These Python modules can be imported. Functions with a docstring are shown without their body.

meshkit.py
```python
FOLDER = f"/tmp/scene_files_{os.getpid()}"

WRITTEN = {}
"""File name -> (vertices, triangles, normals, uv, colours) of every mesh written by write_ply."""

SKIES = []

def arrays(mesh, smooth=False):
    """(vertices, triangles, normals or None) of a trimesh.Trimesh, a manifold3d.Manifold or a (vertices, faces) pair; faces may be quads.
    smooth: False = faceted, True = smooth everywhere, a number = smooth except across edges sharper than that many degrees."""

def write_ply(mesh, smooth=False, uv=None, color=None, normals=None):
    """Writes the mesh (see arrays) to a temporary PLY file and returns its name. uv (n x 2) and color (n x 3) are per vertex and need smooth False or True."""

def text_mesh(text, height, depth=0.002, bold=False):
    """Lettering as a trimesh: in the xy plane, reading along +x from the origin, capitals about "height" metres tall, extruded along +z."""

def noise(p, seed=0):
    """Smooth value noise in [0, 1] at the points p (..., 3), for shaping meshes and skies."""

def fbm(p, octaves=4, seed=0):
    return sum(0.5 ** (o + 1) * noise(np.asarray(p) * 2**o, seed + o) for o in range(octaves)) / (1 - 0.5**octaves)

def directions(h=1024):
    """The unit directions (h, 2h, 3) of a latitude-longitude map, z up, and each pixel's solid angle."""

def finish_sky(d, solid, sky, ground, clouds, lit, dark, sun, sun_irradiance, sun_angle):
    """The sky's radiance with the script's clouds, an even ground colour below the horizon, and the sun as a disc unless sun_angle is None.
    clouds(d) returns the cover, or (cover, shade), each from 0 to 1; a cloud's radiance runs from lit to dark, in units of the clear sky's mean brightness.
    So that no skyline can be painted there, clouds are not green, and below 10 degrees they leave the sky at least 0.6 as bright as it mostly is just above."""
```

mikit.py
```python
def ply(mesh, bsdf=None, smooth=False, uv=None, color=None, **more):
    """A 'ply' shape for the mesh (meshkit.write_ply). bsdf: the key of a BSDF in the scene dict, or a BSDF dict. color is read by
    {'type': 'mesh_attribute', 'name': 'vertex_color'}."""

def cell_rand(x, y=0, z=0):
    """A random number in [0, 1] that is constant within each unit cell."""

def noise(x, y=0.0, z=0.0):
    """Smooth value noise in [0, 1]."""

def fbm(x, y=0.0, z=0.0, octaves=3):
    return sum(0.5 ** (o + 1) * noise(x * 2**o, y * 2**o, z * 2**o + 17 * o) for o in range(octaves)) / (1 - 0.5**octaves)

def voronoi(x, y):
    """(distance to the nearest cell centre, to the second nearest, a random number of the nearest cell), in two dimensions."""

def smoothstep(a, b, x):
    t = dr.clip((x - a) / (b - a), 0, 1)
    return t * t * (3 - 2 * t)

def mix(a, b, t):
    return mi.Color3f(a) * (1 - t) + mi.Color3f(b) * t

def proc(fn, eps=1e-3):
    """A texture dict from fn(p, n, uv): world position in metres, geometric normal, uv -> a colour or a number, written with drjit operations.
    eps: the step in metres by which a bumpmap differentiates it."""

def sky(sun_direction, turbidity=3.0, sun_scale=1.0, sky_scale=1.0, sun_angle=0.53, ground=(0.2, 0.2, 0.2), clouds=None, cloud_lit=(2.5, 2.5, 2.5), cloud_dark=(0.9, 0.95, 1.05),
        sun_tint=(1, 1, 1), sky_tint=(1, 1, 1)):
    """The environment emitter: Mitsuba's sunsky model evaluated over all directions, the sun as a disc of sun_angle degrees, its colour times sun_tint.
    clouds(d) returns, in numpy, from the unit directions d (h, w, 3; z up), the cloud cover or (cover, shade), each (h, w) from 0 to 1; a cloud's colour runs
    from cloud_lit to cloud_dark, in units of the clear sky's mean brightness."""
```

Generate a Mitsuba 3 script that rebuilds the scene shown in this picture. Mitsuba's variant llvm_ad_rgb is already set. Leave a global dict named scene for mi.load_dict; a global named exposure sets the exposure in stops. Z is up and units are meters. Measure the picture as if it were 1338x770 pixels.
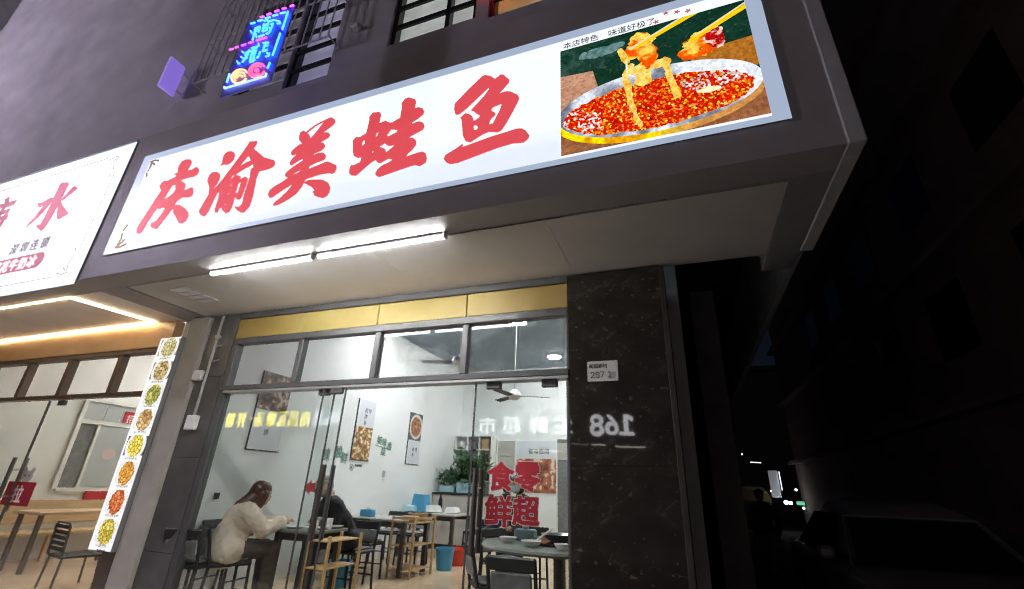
import math, random
import numpy as np, trimesh, drjit as dr, mitsuba as mi, mikit
import manifold3d as m3
from shapely.geometry import Polygon, Point, LineString, box as sbox
from shapely.ops import unary_union
from shapely import affinity
from mikit import ply, proc, noise, fbm, voronoi, cell_rand, smoothstep, mix

random.seed(7); rng = np.random.default_rng(7)
T = mi.ScalarTransform4f
scene, labels = {'type': 'scene'}, {}
# ---------------------------------------------------------------- camera, sky, exposure, large lights
CAM = (0.827, -3.6, 1.55)
FW = (-0.32488, 0.86182, 0.38951); UP = (0.10184, -0.37758, 0.92036)
scene['camera'] = {'type': 'perspective', 'fov': 96.57, 'fov_axis': 'x', 'near_clip': 0.05, 'far_clip': 400.0,
                   'to_world': T().look_at(origin=list(CAM), target=[a + b for a, b in zip(CAM, FW)], up=list(UP))}
sk = mikit.sky((-0.3, -0.6, 0.35), turbidity=3, sun_scale=0.0, sky_scale=0.05, sky_tint=(1.05, 0.9, 1.1), ground=(0.1, 0.1, 0.1))
sk['sampling_weight'] = 0.3
scene['sky'] = sk
exposure = 0.0

def emit(rad, w=1.0):
    return {'type': 'area', 'radiance': rad if isinstance(rad, dict) else {'type': 'rgb', 'value': list(rad)}, 'sampling_weight': w}

# ---------------------------------------------------------------- materials
def mat(key, col, rough=0.6, metal=0.0, spec=0.5, bump=None, scale=1.0, **kw):
    c = col if isinstance(col, dict) else {'type': 'rgb', 'value': list(col)}
    r = rough if isinstance(rough, dict) else float(rough)
    b = {'type': 'principled', 'base_color': c, 'roughness': r, 'metallic': metal, 'specular': spec, **kw}
    if bump is not None:
        b = {'type': 'bumpmap', 'arbitrary': bump, 'scale': scale, 'bsdf': b}
    scene[key] = {'type': 'twosided', 'bsdf': b}
    return key

def grain(a, b, f, s=1.0):
    def fn(p, n, uv):
        k = fbm(p.x * f, p.y * f, p.z * f, 4)
        st = smoothstep(0.45, 0.75, fbm(p.x * f * .22 + 7, p.y * f * .22, p.z * f * .09, 3))
        return mix(a, b, dr.clip((k - .5) * 1.6 + .5, 0, 1)) * (1 - .22 * s * st)
    return proc(fn)

mat('m_wall', grain((.33, .315, .33), (.43, .41, .43), 3.0, 1.3), .85)
mat('m_fascia', grain((.36, .325, .315), (.43, .39, .38), 2.2, 1.2), .5)
mat('m_soffit', grain((.66, .61, .55), (.76, .71, .645), 2.5, .9), .6)
mat('m_soffit_dark', grain((.27, .25, .26), (.33, .31, .32), 6.0), .5)
mat('m_trim', grain((.55, .55, .53), (.64, .64, .62), 9.0), .5)
mat('m_frame', (.095, .097, .105), .42, .3)
mat('m_frame_brown', (.13, .10, .085), .45, .2)
mat('m_yellow', grain((.40, .275, .075), (.49, .34, .11), 2.5, .9), .45)
mat('m_header', grain((.50, .32, .17), (.62, .42, .24), 3.0), .35)
mat('m_beige', grain((.44, .42, .38), (.54, .51, .47), 5.0), .7)
mat('m_indoor', grain((.78, .80, .79), (.84, .855, .845), 1.6, .15), .7)
mat('m_ceiling', grain((.15, .19, .225), (.22, .27, .31), 1.5, .6), .8)

def tile_col(p, n, uv):
    cx, cy = p.x / .6, p.y / .6
    r = cell_rand(dr.floor(cx), dr.floor(cy), 3)
    k = fbm(p.x * 5, p.y * 5, 0, 4)
    return mix((.46, .33, .20), (.58, .44, .29), dr.clip(.35 * r + .65 * k, 0, 1))
mat('m_tile', proc(tile_col), .22)
mat('m_asphalt', grain((.035, .034, .035), (.075, .072, .070), 22.0), .8)
mat('m_paving', grain((.44, .42, .40), (.54, .52, .50), 9.0), .7)

def marble(p, n, uv):
    k = fbm(p.x * 7, p.y * 7, p.z * 7, 5)
    v = dr.abs(fbm(p.x * 5 + 3 * k, p.y * 5, p.z * 5 + 2 * k, 4) - .5)
    vein = 1 - smoothstep(.0, .035, v)
    fl = smoothstep(.66, .80, fbm(p.x * 30, p.y * 30, p.z * 30, 3))
    return mix((.012, .010, .009), (.042, .036, .031), k) + mi.Color3f(.10, .085, .065) * (vein * .45 * smoothstep(.45, .7, k)) + mi.Color3f(.09, .07, .05) * fl * 1.1
mat('m_marble', proc(marble), .02, 0, .5, bump=proc(lambda p, n, uv: fbm(p.x * 9, p.y * 9, p.z * 9, 2), 4e-3), scale=.00018)
mat('m_darkpier', grain((.085, .08, .085), (.13, .12, .125), 6.0), .35)
mat('m_steel', (.55, .56, .57), .25, 1.0)
mat('m_handle', (.22, .21, .20), .35, .9)
mat('m_alu', (.50, .52, .55), .38, .8)
mat('m_blackmetal', (.02, .02, .022), .4, .2)
mat('m_bar', (.60, .60, .64), .45, .1)
mat('m_wire', (.12, .11, .105), .6)
mat('m_white', (.78, .78, .77), .45)
mat('m_plastic_grey', (.42, .42, .41), .5)

def wood(a, b):
    def fn(p, n, uv):
        k = fbm(p.x * 6, p.y * 3, p.z * 22, 3)
        return mix(a, b, dr.clip(.5 + .9 * (k - .5) + .3 * (noise(p.x * 40, p.y * 40, p.z * 4) - .5), 0, 1))
    return proc(fn)
mat('m_bamboo', wood((.40, .25, .10), (.58, .40, .19)), .45)
mat('m_bench', wood((.50, .33, .18), (.66, .47, .28)), .4)
mat('m_tabletop', grain((.30, .30, .27), (.38, .38, .34), 8), .3)
mat('m_rtable', grain((.17, .19, .17), (.22, .24, .21), 8), .25)
mat('m_darkwood', wood((.035, .028, .024), (.07, .055, .045)), .4)
mat('m_seatgrey', grain((.16, .165, .17), (.22, .225, .23), 20), .6)
mat('m_blue', (.06, .30, .50), .35); mat('m_red', (.62, .05, .03), .35)
mat('m_sticker', (.50, .028, .045), .5); mat('m_stickerdk', (.36, .02, .035), .5)
mat('m_outline', (.62, .50, .50), .5); mat('m_green', (.11, .22, .16), .6); mat('m_ink', (.05, .05, .06), .6); mat('m_poster', (.66, .68, .71), .45)
mat('m_skin', (.55, .36, .27), .5); mat('m_hair', grain((.035, .016, .012), (.10, .035, .024), 40), .4)
mat('m_hairgrey', grain((.28, .25, .21), (.40, .36, .30), 40), .5); mat('m_hairblack', grain((.008, .007, .007), (.02, .017, .016), 40), .45)
mat('m_fleece', grain((.66, .55, .46), (.80, .69, .59), 22), .9, bump=proc(lambda p, n, uv: fbm(p.x * 50, p.y * 50, p.z * 50, 3), 3e-3), scale=.006)
mat('m_jacket', grain((.010, .011, .015), (.022, .023, .028), 25), .7); mat('m_brown', grain((.05, .036, .03), (.10, .075, .06), 25), .8)
mat('m_navy', grain((.012, .016, .04), (.025, .03, .07), 25), .8); mat('m_jeans', grain((.10, .13, .2), (.2, .24, .32), 30), .8)
mat('m_palegrey', grain((.35, .36, .40), (.5, .5, .55), 25), .8)
mat('m_leaf', grain((.018, .05, .02), (.05, .12, .04), 30), .5); mat('m_car', (.34, .33, .33), .16, .4, clearcoat=1.0); mat('m_carglass', (.01, .011, .012), .04)
mat('m_darkwall', grain((.028, .021, .020), (.05, .036, .034), 5), .7); mat('m_alley', grain((.26, .19, .17), (.36, .27, .25), 1.2, 1.0), .85); mat('m_rubber', (.015, .015, .015), .8); mat('m_dull', grain((.10, .08, .075), (.16, .13, .12), 3), .85); mat('m_ceramic', (.78, .79, .78), .15)
mat('m_cardboard', (.42, .28, .16), .8)
scene['m_glass'] = {'type': 'thindielectric', 'int_ior': 1.5, 'specular_transmittance': {'type': 'rgb', 'value': [.93, .97, .95]}}
def fog(p, n, uv):
    k = smoothstep(.42, .70, fbm(p.x * 2.3 + 4, p.z * 4.2, 2, 4)) * (.65 + .5 * fbm(p.x * 26, p.z * 40, 1, 2))
    return .085 * k
scene['m_fogged'] = {'type': 'blendbsdf', 'weight': proc(fog), 'bsdf_0': {'type': 'thindielectric', 'int_ior': 1.5}, 'bsdf_1': {'type': 'twosided', 'bsdf': {'type': 'diffuse', 'reflectance': {'type': 'rgb', 'value': [.75, .8, .85]}}}}
scene['m_clear'] = {'type': 'thindielectric', 'int_ior': 1.5}

# ---------------------------------------------------------------- mesh helpers
def bx(x0, x1, y0, y1, z0, z1, r=0):
    m = trimesh.creation.box((abs(x1 - x0), abs(y1 - y0), abs(z1 - z0)))
    m.apply_translation(((x0 + x1) / 2, (y0 + y1) / 2, (z0 + z1) / 2)); return m
def rbx(x0, x1, y0, y1, z0, z1, r=.006):
    lo, hi = np.minimum((x0, y0, z0), (x1, y1, z1)), np.maximum((x0, y0, z0), (x1, y1, z1))
    r = min(r, *(.45 * (hi - lo)))
    v = [[(lo[k], hi[k])[s[k]] + (0 if k == a else (r, -r)[s[k]]) for k in range(3)] for a in range(3) for s in np.ndindex(2, 2, 2)]
    return tm(m3.Manifold.hull_points(np.array(v, np.float64)))
def tm(m):
    q = m.to_mesh(); return trimesh.Trimesh(q.vert_properties[:, :3], q.tri_verts, process=False)
def cat(*ms): return trimesh.util.concatenate([m for x in ms for m in (x if isinstance(x, list) else [x])])
def cyl(p0, p1, r, n=10, r2=None):
    if r2 is None: return trimesh.creation.cylinder(radius=r, segment=[p0, p1], sections=n)
    p0, p1 = np.array(p0, float), np.array(p1, float)
    m = m3.Manifold.cylinder(float(np.linalg.norm(p1 - p0)), r, r2, n)
    t = trimesh.geometry.align_vectors([0, 0, 1], p1 - p0); t[:3, 3] = p0
    q = tm(m); q.apply_transform(t); return q
def lathe(pts, c, n=28):
    m = trimesh.creation.revolve(np.array(pts, float), sections=n); m.apply_translation(c); return m
def tube(pts, r, n=6): return cat([cyl(a, b, r, n) for a, b in zip(pts[:-1], pts[1:]) if np.linalg.norm(np.subtract(a, b)) > 1e-5])
def sph(c, r, s=2):
    m = trimesh.creation.icosphere(subdivisions=s, radius=1.0); m.apply_scale(r if np.ndim(r) else (r, r, r)); m.apply_translation(c); return m
def extrude(poly, d):
    ps = [g for g in getattr(poly, 'geoms', [poly]) if g.area > 1e-7]
    return cat([trimesh.creation.extrude_polygon(g, d, engine='earcut') for g in ps])
def onfront(poly, y, d=.004):        # a polygon drawn in (x, z), as a sheet whose back is at y, standing proud towards -y
    m = extrude(poly, d); v = m.vertices.copy()
    return trimesh.Trimesh(np.stack([v[:, 0], y - v[:, 2], v[:, 1]], 1), m.faces, process=False)
def onleft(poly, x, d=.004):         # a polygon drawn in (y, z), proud towards +x of a wall whose face is at x
    m = extrude(poly, d); v = m.vertices.copy()
    return trimesh.Trimesh(np.stack([x + v[:, 2], v[:, 0], v[:, 1]], 1), m.faces, process=False)
def rot(m, deg, c=(0, 0, 0)):
    m = m.copy(); m.apply_transform(trimesh.transformations.rotation_matrix(math.radians(deg), (0, 0, 1), c)); return m

def quadf(x0, x1, y, z0, z1):          # a single sheet facing -y with a 0..1 parameterization
    return trimesh.Trimesh([(x0, y, z0), (x1, y, z0), (x1, y, z1), (x0, y, z1)], [(0, 1, 2), (0, 2, 3)], process=False)
UV01 = np.array([(0, 0), (1, 0), (1, 1), (0, 1)], float)

def free(k):
    if k not in scene and k not in labels and not any(s.startswith(k + '__') for s in scene): return k
    n = 1
    while True:
        q = f'{k}_{n:03d}'
        if q not in scene and q not in labels and not any(s.startswith(q + '__') for s in scene): return q
        n += 1
def thing(name, label, cat_, group=None, kind=None):
    k = free(name); labels[k] = {'label': label, 'category': cat_}
    if group: labels[k]['group'] = group
    return k
def part(parent, name, mesh, m, em=None, smooth=False, label=None, **kw):
    k = free(parent + '__' + name)
    scene[k] = ply(mesh, m, smooth=smooth, **({'emitter': em} if em else {}), **kw)
    if label: labels[k] = {'label': label}
    return k
def one(name, mesh, m, label, cat_, group=None, em=None, smooth=False):
    k = thing(name, label, cat_, group); scene[k] = ply(mesh, m, smooth=smooth, **({'emitter': em} if em else {})); return k
def struct(name, mesh, m, label):
    scene[name] = ply(mesh, m); labels[name] = {'label': label, 'kind': 'structure'}; return name

# glyph outlines (drawn strokes and lettering) as polygons: brush_* in metres on the sign, the rest in 1/96 em
DATA = {
'brush_qing': [[[[-3834,4156],[-3835,4162],[-3872,4190],[-3895,4229],[-3875,4264],[-3836,4275],[-3802,4262],[-3687,4294],[-3687,4304],[-3731,4330],[-3727,4336],[-3692,4339],[-3688,4343],[-3710,4403],[-3708,4446],[-3684,4483],[-3634,4491],[-3566,4474],[-3536,4442],[-3528,4404],[-3552,4334],[-3487,4327],[-3429,4349],[-3397,4328],[-3370,4291],[-3372,4254],[-3411,4229],[-3463,4236],[-3568,4231],[-3593,4225],[-3596,4217],[-3557,4204],[-3504,4167],[-3485,4128],[-3492,4097],[-3489,4092],[-3454,4084],[-3387,4099],[-3359,4079],[-3335,4020],[-3339,3992],[-3343,3988],[-3385,3983],[-3465,4000],[-3531,3974],[-3544,3931],[-3540,3927],[-3477,3920],[-3391,3871],[-3307,3803],[-3282,3758],[-3292,3714],[-3331,3685],[-3377,3698],[-3529,3847],[-3531,3852],[-3525,3866],[-3554,3886],[-3668,3691],[-3704,3691],[-3768,3721],[-3794,3754],[-3778,3776],[-3730,3783],[-3689,3847],[-3666,3915],[-3713,3933],[-3750,3922],[-3789,3936],[-3814,3898],[-3859,3784],[-3880,3694],[-3910,3670],[-3953,3687],[-3980,3731],[-3973,3791],[-3931,3892],[-3883,4036]],[[-3643,4175],[-3636,4193],[-3641,4197],[-3658,4187],[-3697,4188],[-3744,4039],[-3741,4032],[-3683,4044],[-3631,4083],[-3616,4121]]]],
'brush_yu': [[[[-3191,4197],[-3159,4223],[-3093,4209],[-3051,4181],[-3029,4128],[-3038,4070],[-3067,4016],[-3064,4009],[-3058,4009],[-3027,4040],[-2986,4092],[-2836,4359],[-2791,4454],[-2779,4488],[-2773,4492],[-2684,4472],[-2674,4446],[-2688,4407],[-2698,4395],[-2697,4389],[-2517,4238],[-2385,4176],[-2365,4148],[-2361,4110],[-2394,4091],[-2481,4086],[-2527,4089],[-2532,4085],[-2539,4024],[-2515,3811],[-2516,3713],[-2563,3659],[-2597,3664],[-2648,3694],[-2697,3735],[-2691,3744],[-2647,3733],[-2622,3757],[-2619,3780],[-2630,3858],[-2626,4051],[-2647,4132],[-2617,4156],[-2643,4195],[-2650,4196],[-2671,4181],[-2737,4163],[-2827,4122],[-2824,4115],[-2755,4087],[-2746,4049],[-2689,4065],[-2654,4045],[-2640,4002],[-2652,3836],[-2672,3811],[-2709,3824],[-2732,3852],[-2740,3851],[-2735,3753],[-2755,3698],[-2788,3693],[-2860,3745],[-2856,3760],[-2860,3766],[-2892,3769],[-2904,3724],[-2935,3731],[-2948,3765],[-2951,3887],[-2962,3939],[-2980,3956],[-2987,3953],[-2998,3928],[-3028,3760],[-3053,3716],[-3077,3716],[-3116,3738],[-3157,3783],[-3113,3931],[-3102,3951],[-3127,4042],[-3188,4123],[-3193,4166]],[[-2802,4222],[-2802,4215],[-2796,4213],[-2720,4241],[-2686,4242],[-2682,4249],[-2734,4313],[-2740,4315]],[[-2741,4012],[-2750,4008],[-2752,3961],[-2746,3893],[-2740,3888],[-2719,3901],[-2718,4001],[-2722,4007]],[[-2843,3796],[-2843,3786],[-2827,3784],[-2819,3801],[-2826,3805]],[[-2850,3911],[-2847,3901],[-2829,3905],[-2826,3924],[-2834,3926]],[[-2838,4022],[-2861,4001],[-2856,3996],[-2834,3998],[-2830,4019]],[[-2837,4110],[-2839,4119],[-2860,4125],[-2877,4084],[-2856,4084]]],[[[-3067,4309],[-3083,4371],[-3079,4411],[-3052,4441],[-2993,4433],[-2945,4401],[-2924,4360],[-2925,4313],[-2957,4278],[-3002,4274],[-3050,4289],[-3075,4278],[-3080,4286]]]],
'brush_mei': [[[[-2207,3900],[-2152,3932],[-2155,3939],[-2182,3948],[-2198,3971],[-2184,4002],[-2129,4040],[-2036,4084],[-2038,4104],[-2044,4108],[-2092,4095],[-2153,4062],[-2175,4078],[-2181,4103],[-2165,4137],[-2123,4176],[-2129,4182],[-2161,4174],[-2187,4185],[-2198,4212],[-2188,4240],[-2131,4281],[-2101,4286],[-2097,4291],[-2137,4330],[-2154,4381],[-2155,4423],[-2127,4443],[-2081,4413],[-2074,4423],[-1994,4473],[-1895,4500],[-1831,4512],[-1785,4474],[-1769,4442],[-1785,4413],[-1878,4355],[-1874,4349],[-1845,4346],[-1809,4328],[-1796,4299],[-1805,4277],[-1881,4247],[-1878,4241],[-1849,4231],[-1825,4201],[-1823,4175],[-1848,4149],[-1920,4135],[-1933,4124],[-1926,4119],[-1868,4128],[-1829,4121],[-1791,4089],[-1783,4062],[-1797,4034],[-1868,4027],[-1939,4007],[-1942,3980],[-1935,3975],[-1752,4009],[-1648,3944],[-1638,3910],[-1647,3876],[-1667,3863],[-1709,3879],[-1796,3887],[-1945,3872],[-1955,3847],[-1948,3842],[-1910,3853],[-1833,3842],[-1755,3821],[-1692,3780],[-1658,3725],[-1656,3680],[-1676,3646],[-1711,3635],[-1762,3654],[-1809,3682],[-1812,3701],[-1835,3714],[-1832,3720],[-1818,3726],[-1818,3734],[-1852,3768],[-1954,3836],[-1960,3833],[-1971,3794],[-2018,3732],[-2083,3698],[-2163,3667],[-2221,3661],[-2239,3674],[-2239,3682],[-2219,3702],[-2161,3744],[-2107,3797],[-2083,3841],[-2091,3848],[-2180,3808],[-2285,3752],[-2311,3766],[-2333,3797],[-2328,3840],[-2291,3869]],[[-2064,4407],[-2067,4398],[-2043,4378],[-2017,4328],[-2010,4326],[-1968,4371],[-1901,4478],[-1907,4481],[-1984,4461]],[[-2096,3963],[-2099,3956],[-2091,3952],[-2032,3968],[-2029,3979],[-2035,3983],[-2071,3976]]]],
'brush_wa': [[[[-1457,4186],[-1401,4213],[-1397,4349],[-1405,4391],[-1377,4427],[-1309,4415],[-1288,4385],[-1289,4285],[-1229,4295],[-1183,4262],[-1158,4256],[-1086,4285],[-1087,4411],[-1096,4442],[-1069,4484],[-1034,4489],[-967,4445],[-958,4417],[-959,4345],[-925,4349],[-885,4324],[-865,4287],[-872,4258],[-921,4223],[-961,4205],[-966,4188],[-960,4184],[-905,4196],[-860,4169],[-842,4127],[-853,4099],[-965,4057],[-967,4042],[-928,4034],[-901,4002],[-896,3961],[-923,3920],[-961,3889],[-972,3867],[-966,3863],[-865,3876],[-823,3873],[-799,3849],[-782,3801],[-788,3763],[-835,3742],[-880,3762],[-922,3761],[-1192,3723],[-1222,3742],[-1234,3765],[-1217,3803],[-1183,3829],[-1126,3844],[-1096,3858],[-1093,3865],[-1134,3886],[-1206,3859],[-1229,3869],[-1259,3904],[-1299,3886],[-1420,3788],[-1464,3799],[-1490,3822],[-1500,3869],[-1493,3899],[-1488,3903],[-1451,3902],[-1405,3916],[-1400,3960],[-1405,3965],[-1441,3969],[-1482,3998],[-1499,4039],[-1526,4168],[-1505,4198]],[[-1188,4137],[-1179,4118],[-1172,4115],[-1098,4138],[-1090,4161],[-1159,4186]],[[-1215,4043],[-1243,4037],[-1242,4030],[-1184,3993],[-1164,3951],[-1098,4003],[-1102,4010],[-1154,4015],[-1199,4055]],[[-1297,4186],[-1297,4139],[-1290,4139],[-1280,4158],[-1276,4186],[-1280,4192]],[[-1293,3998],[-1299,4004],[-1305,3999],[-1305,3984],[-1299,3979],[-1292,3983]],[[-1417,4141],[-1423,4136],[-1427,4105],[-1419,4088],[-1414,4085],[-1397,4098],[-1399,4134],[-1403,4139]]]],
'brush_yv': [[[[-485,3852],[-493,3833],[-487,3830],[-270,3865],[-71,3884],[-35,3878],[-5,3852],[26,3799],[19,3776],[-15,3748],[-102,3761],[-209,3752],[-512,3696],[-573,3697],[-610,3720],[-635,3758],[-623,3792],[-543,3828],[-491,3859]]],[[[-517,4092],[-530,4122],[-492,4155],[-461,4137],[-431,4108],[-416,4056],[-405,4056],[-370,4078],[-368,4100],[-381,4106],[-428,4160],[-442,4165],[-444,4171],[-343,4283],[-306,4340],[-312,4352],[-320,4352],[-486,4202],[-541,4164],[-563,4161],[-580,4177],[-592,4222],[-593,4280],[-482,4396],[-372,4497],[-351,4501],[-306,4474],[-264,4429],[-221,4457],[-200,4454],[-145,4378],[-149,4350],[-218,4274],[-219,4268],[-213,4265],[-169,4271],[-130,4255],[-72,4201],[-60,4173],[-66,4146],[-113,4042],[-155,3955],[-188,3904],[-217,3894],[-285,3918],[-338,3906],[-429,3860],[-468,3880],[-494,3938]],[[-285,3989],[-279,3983],[-256,3987],[-208,4099],[-196,4146],[-203,4159],[-266,4146],[-279,4129],[-275,4114],[-245,4082],[-240,4065],[-271,4043],[-284,4013]],[[-408,4012],[-413,4007],[-409,3972],[-392,3961],[-379,3968],[-377,3989],[-396,4013]]]],
'brush_shui': [[[[-6022,4447],[-5863,4490],[-5811,4468],[-5805,4469],[-5815,4666],[-5793,4684],[-5654,4654],[-5629,4627],[-5627,4432],[-5624,4426],[-5617,4428],[-5484,4570],[-5398,4523],[-5399,4516],[-5417,4496],[-5512,4443],[-5586,4387],[-5592,4388],[-5619,4410],[-5626,4409],[-5627,4402],[-5551,4329],[-5342,4183],[-5340,4161],[-5488,4117],[-5533,4160],[-5622,4311],[-5628,4314],[-5633,4309],[-5646,4179],[-5674,4056],[-5692,4015],[-5725,4013],[-5861,4088],[-5865,4107],[-5861,4113],[-5802,4113],[-5797,4118],[-5789,4219],[-5801,4434],[-5807,4439],[-5812,4435],[-5830,4372],[-5897,4275],[-5993,4172],[-6089,4126],[-6092,4135],[-5996,4269],[-5947,4380],[-5953,4387],[-6030,4386],[-6107,4446],[-6101,4453]]]],
'深': [[[[30,-3],[26,3],[36,8],[46,18],[46,20],[50,24],[50,27],[31,27],[31,34],[56,34],[56,44],[63,44],[63,34],[88,34],[88,27],[68,26],[72,19],[77,15],[77,13],[85,6],[91,3],[87,-1],[87,-3],[85,-3],[83,0],[81,0],[71,10],[66,19],[64,20],[63,-8],[56,-8],[56,20],[53,19],[51,14],[45,9],[45,7],[34,-2]]],[[[31,75],[88,75],[88,58],[81,58],[80,69],[38,69],[38,58],[31,58]]],[[[64,59],[67,63],[70,63],[82,51],[82,49],[86,46],[87,43],[85,41],[81,40],[79,44],[75,47],[75,49]]],[[[31,43],[31,45],[37,48],[44,55],[44,57],[47,59],[48,62],[55,61],[55,59],[50,54],[50,52],[38,40],[35,39]]],[[[8,74],[11,79],[14,79],[17,76],[26,72],[27,68],[23,64],[16,70]]],[[[6,-2],[18,20],[18,23],[21,29],[22,29],[26,25],[26,22],[20,12],[20,9],[14,-3],[12,-4],[12,-6],[10,-6]]],[[[4,47],[4,49],[8,53],[24,44],[24,41],[20,37],[13,43]]]],
'圳': [[[[81,78],[88,78],[88,-7],[81,-7]]],[[[62,73],[69,73],[69,4],[62,4]]],[[[31,-4],[31,-2],[35,2],[37,9],[39,11],[40,18],[41,18],[41,24],[42,25],[43,78],[50,78],[50,33],[49,32],[48,16],[47,16],[47,12],[44,3],[39,-6],[36,-7],[35,-5]]],[[[4,12],[17,17],[17,50],[5,50],[5,57],[17,57],[17,79],[24,79],[24,57],[36,57],[36,50],[24,50],[24,20],[28,20],[30,22],[36,23],[37,17],[24,11],[21,11],[17,8],[11,7],[9,5],[5,5]]]],
'连': [[[[3,-2],[7,4],[9,4],[13,9],[17,11],[17,41],[4,41],[4,47],[5,48],[24,48],[24,9],[32,5],[33,3],[40,2],[40,1],[46,1],[47,0],[74,0],[75,1],[93,2],[91,-6],[85,-6],[85,-7],[44,-7],[44,-6],[35,-5],[29,-2],[21,4],[18,4],[12,-2],[9,-8],[7,-8],[7,-6]]],[[[30,20],[30,26],[31,27],[60,28],[60,40],[39,40],[36,39],[34,46],[39,51],[44,64],[31,64],[31,70],[47,70],[50,80],[57,79],[55,70],[89,70],[89,64],[52,64],[45,48],[60,47],[60,59],[67,59],[67,47],[86,47],[86,40],[67,40],[67,27],[90,27],[90,20],[67,20],[67,2],[60,2],[60,20]]],[[[8,75],[12,79],[14,79],[24,68],[27,62],[21,58],[16,67]]]],
'锁': [[[[65,4],[65,6],[68,9],[71,9],[90,-1],[92,-4],[89,-8],[86,-8],[79,-2]]],[[[74,62],[76,63],[82,77],[88,75],[86,69],[84,68],[79,58],[74,59]]],[[[44,55],[62,55],[62,81],[69,81],[69,55],[86,55],[86,9],[80,9],[79,10],[78,48],[51,48],[51,9],[44,9]]],[[[36,-4],[40,-1],[47,1],[56,8],[61,18],[61,42],[68,42],[68,17],[64,7],[55,-2],[41,-9]]],[[[43,73],[43,75],[46,77],[48,77],[50,75],[57,62],[56,59],[51,58],[46,70]]],[[[3,56],[5,60],[11,66],[17,80],[23,79],[20,69],[40,69],[40,63],[16,63],[8,51],[6,51],[5,55]]],[[[7,26],[7,33],[19,33],[19,45],[11,45],[11,52],[38,52],[38,46],[37,45],[26,44],[26,33],[39,33],[39,26],[26,26],[26,6],[29,6],[38,11],[39,5],[37,3],[24,-3],[20,-7],[17,-7],[14,-4],[14,-2],[19,3],[19,26]]]],
'雪': [[[[7,43],[7,64],[44,64],[44,71],[13,71],[13,77],[83,77],[83,71],[51,71],[51,64],[89,64],[89,43],[82,43],[82,58],[51,58],[51,33],[44,33],[44,58],[14,58],[14,43]]],[[[56,36],[56,41],[80,41],[80,36]]],[[[14,1],[72,2],[71,9],[18,9],[18,15],[72,15],[72,23],[16,23],[16,29],[79,29],[79,-9],[72,-9],[71,-5],[14,-5]]],[[[56,52],[77,52],[77,47],[56,47]]],[[[16,41],[39,41],[39,36],[16,36]]],[[[19,52],[39,52],[39,47],[19,47]]]],
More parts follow.
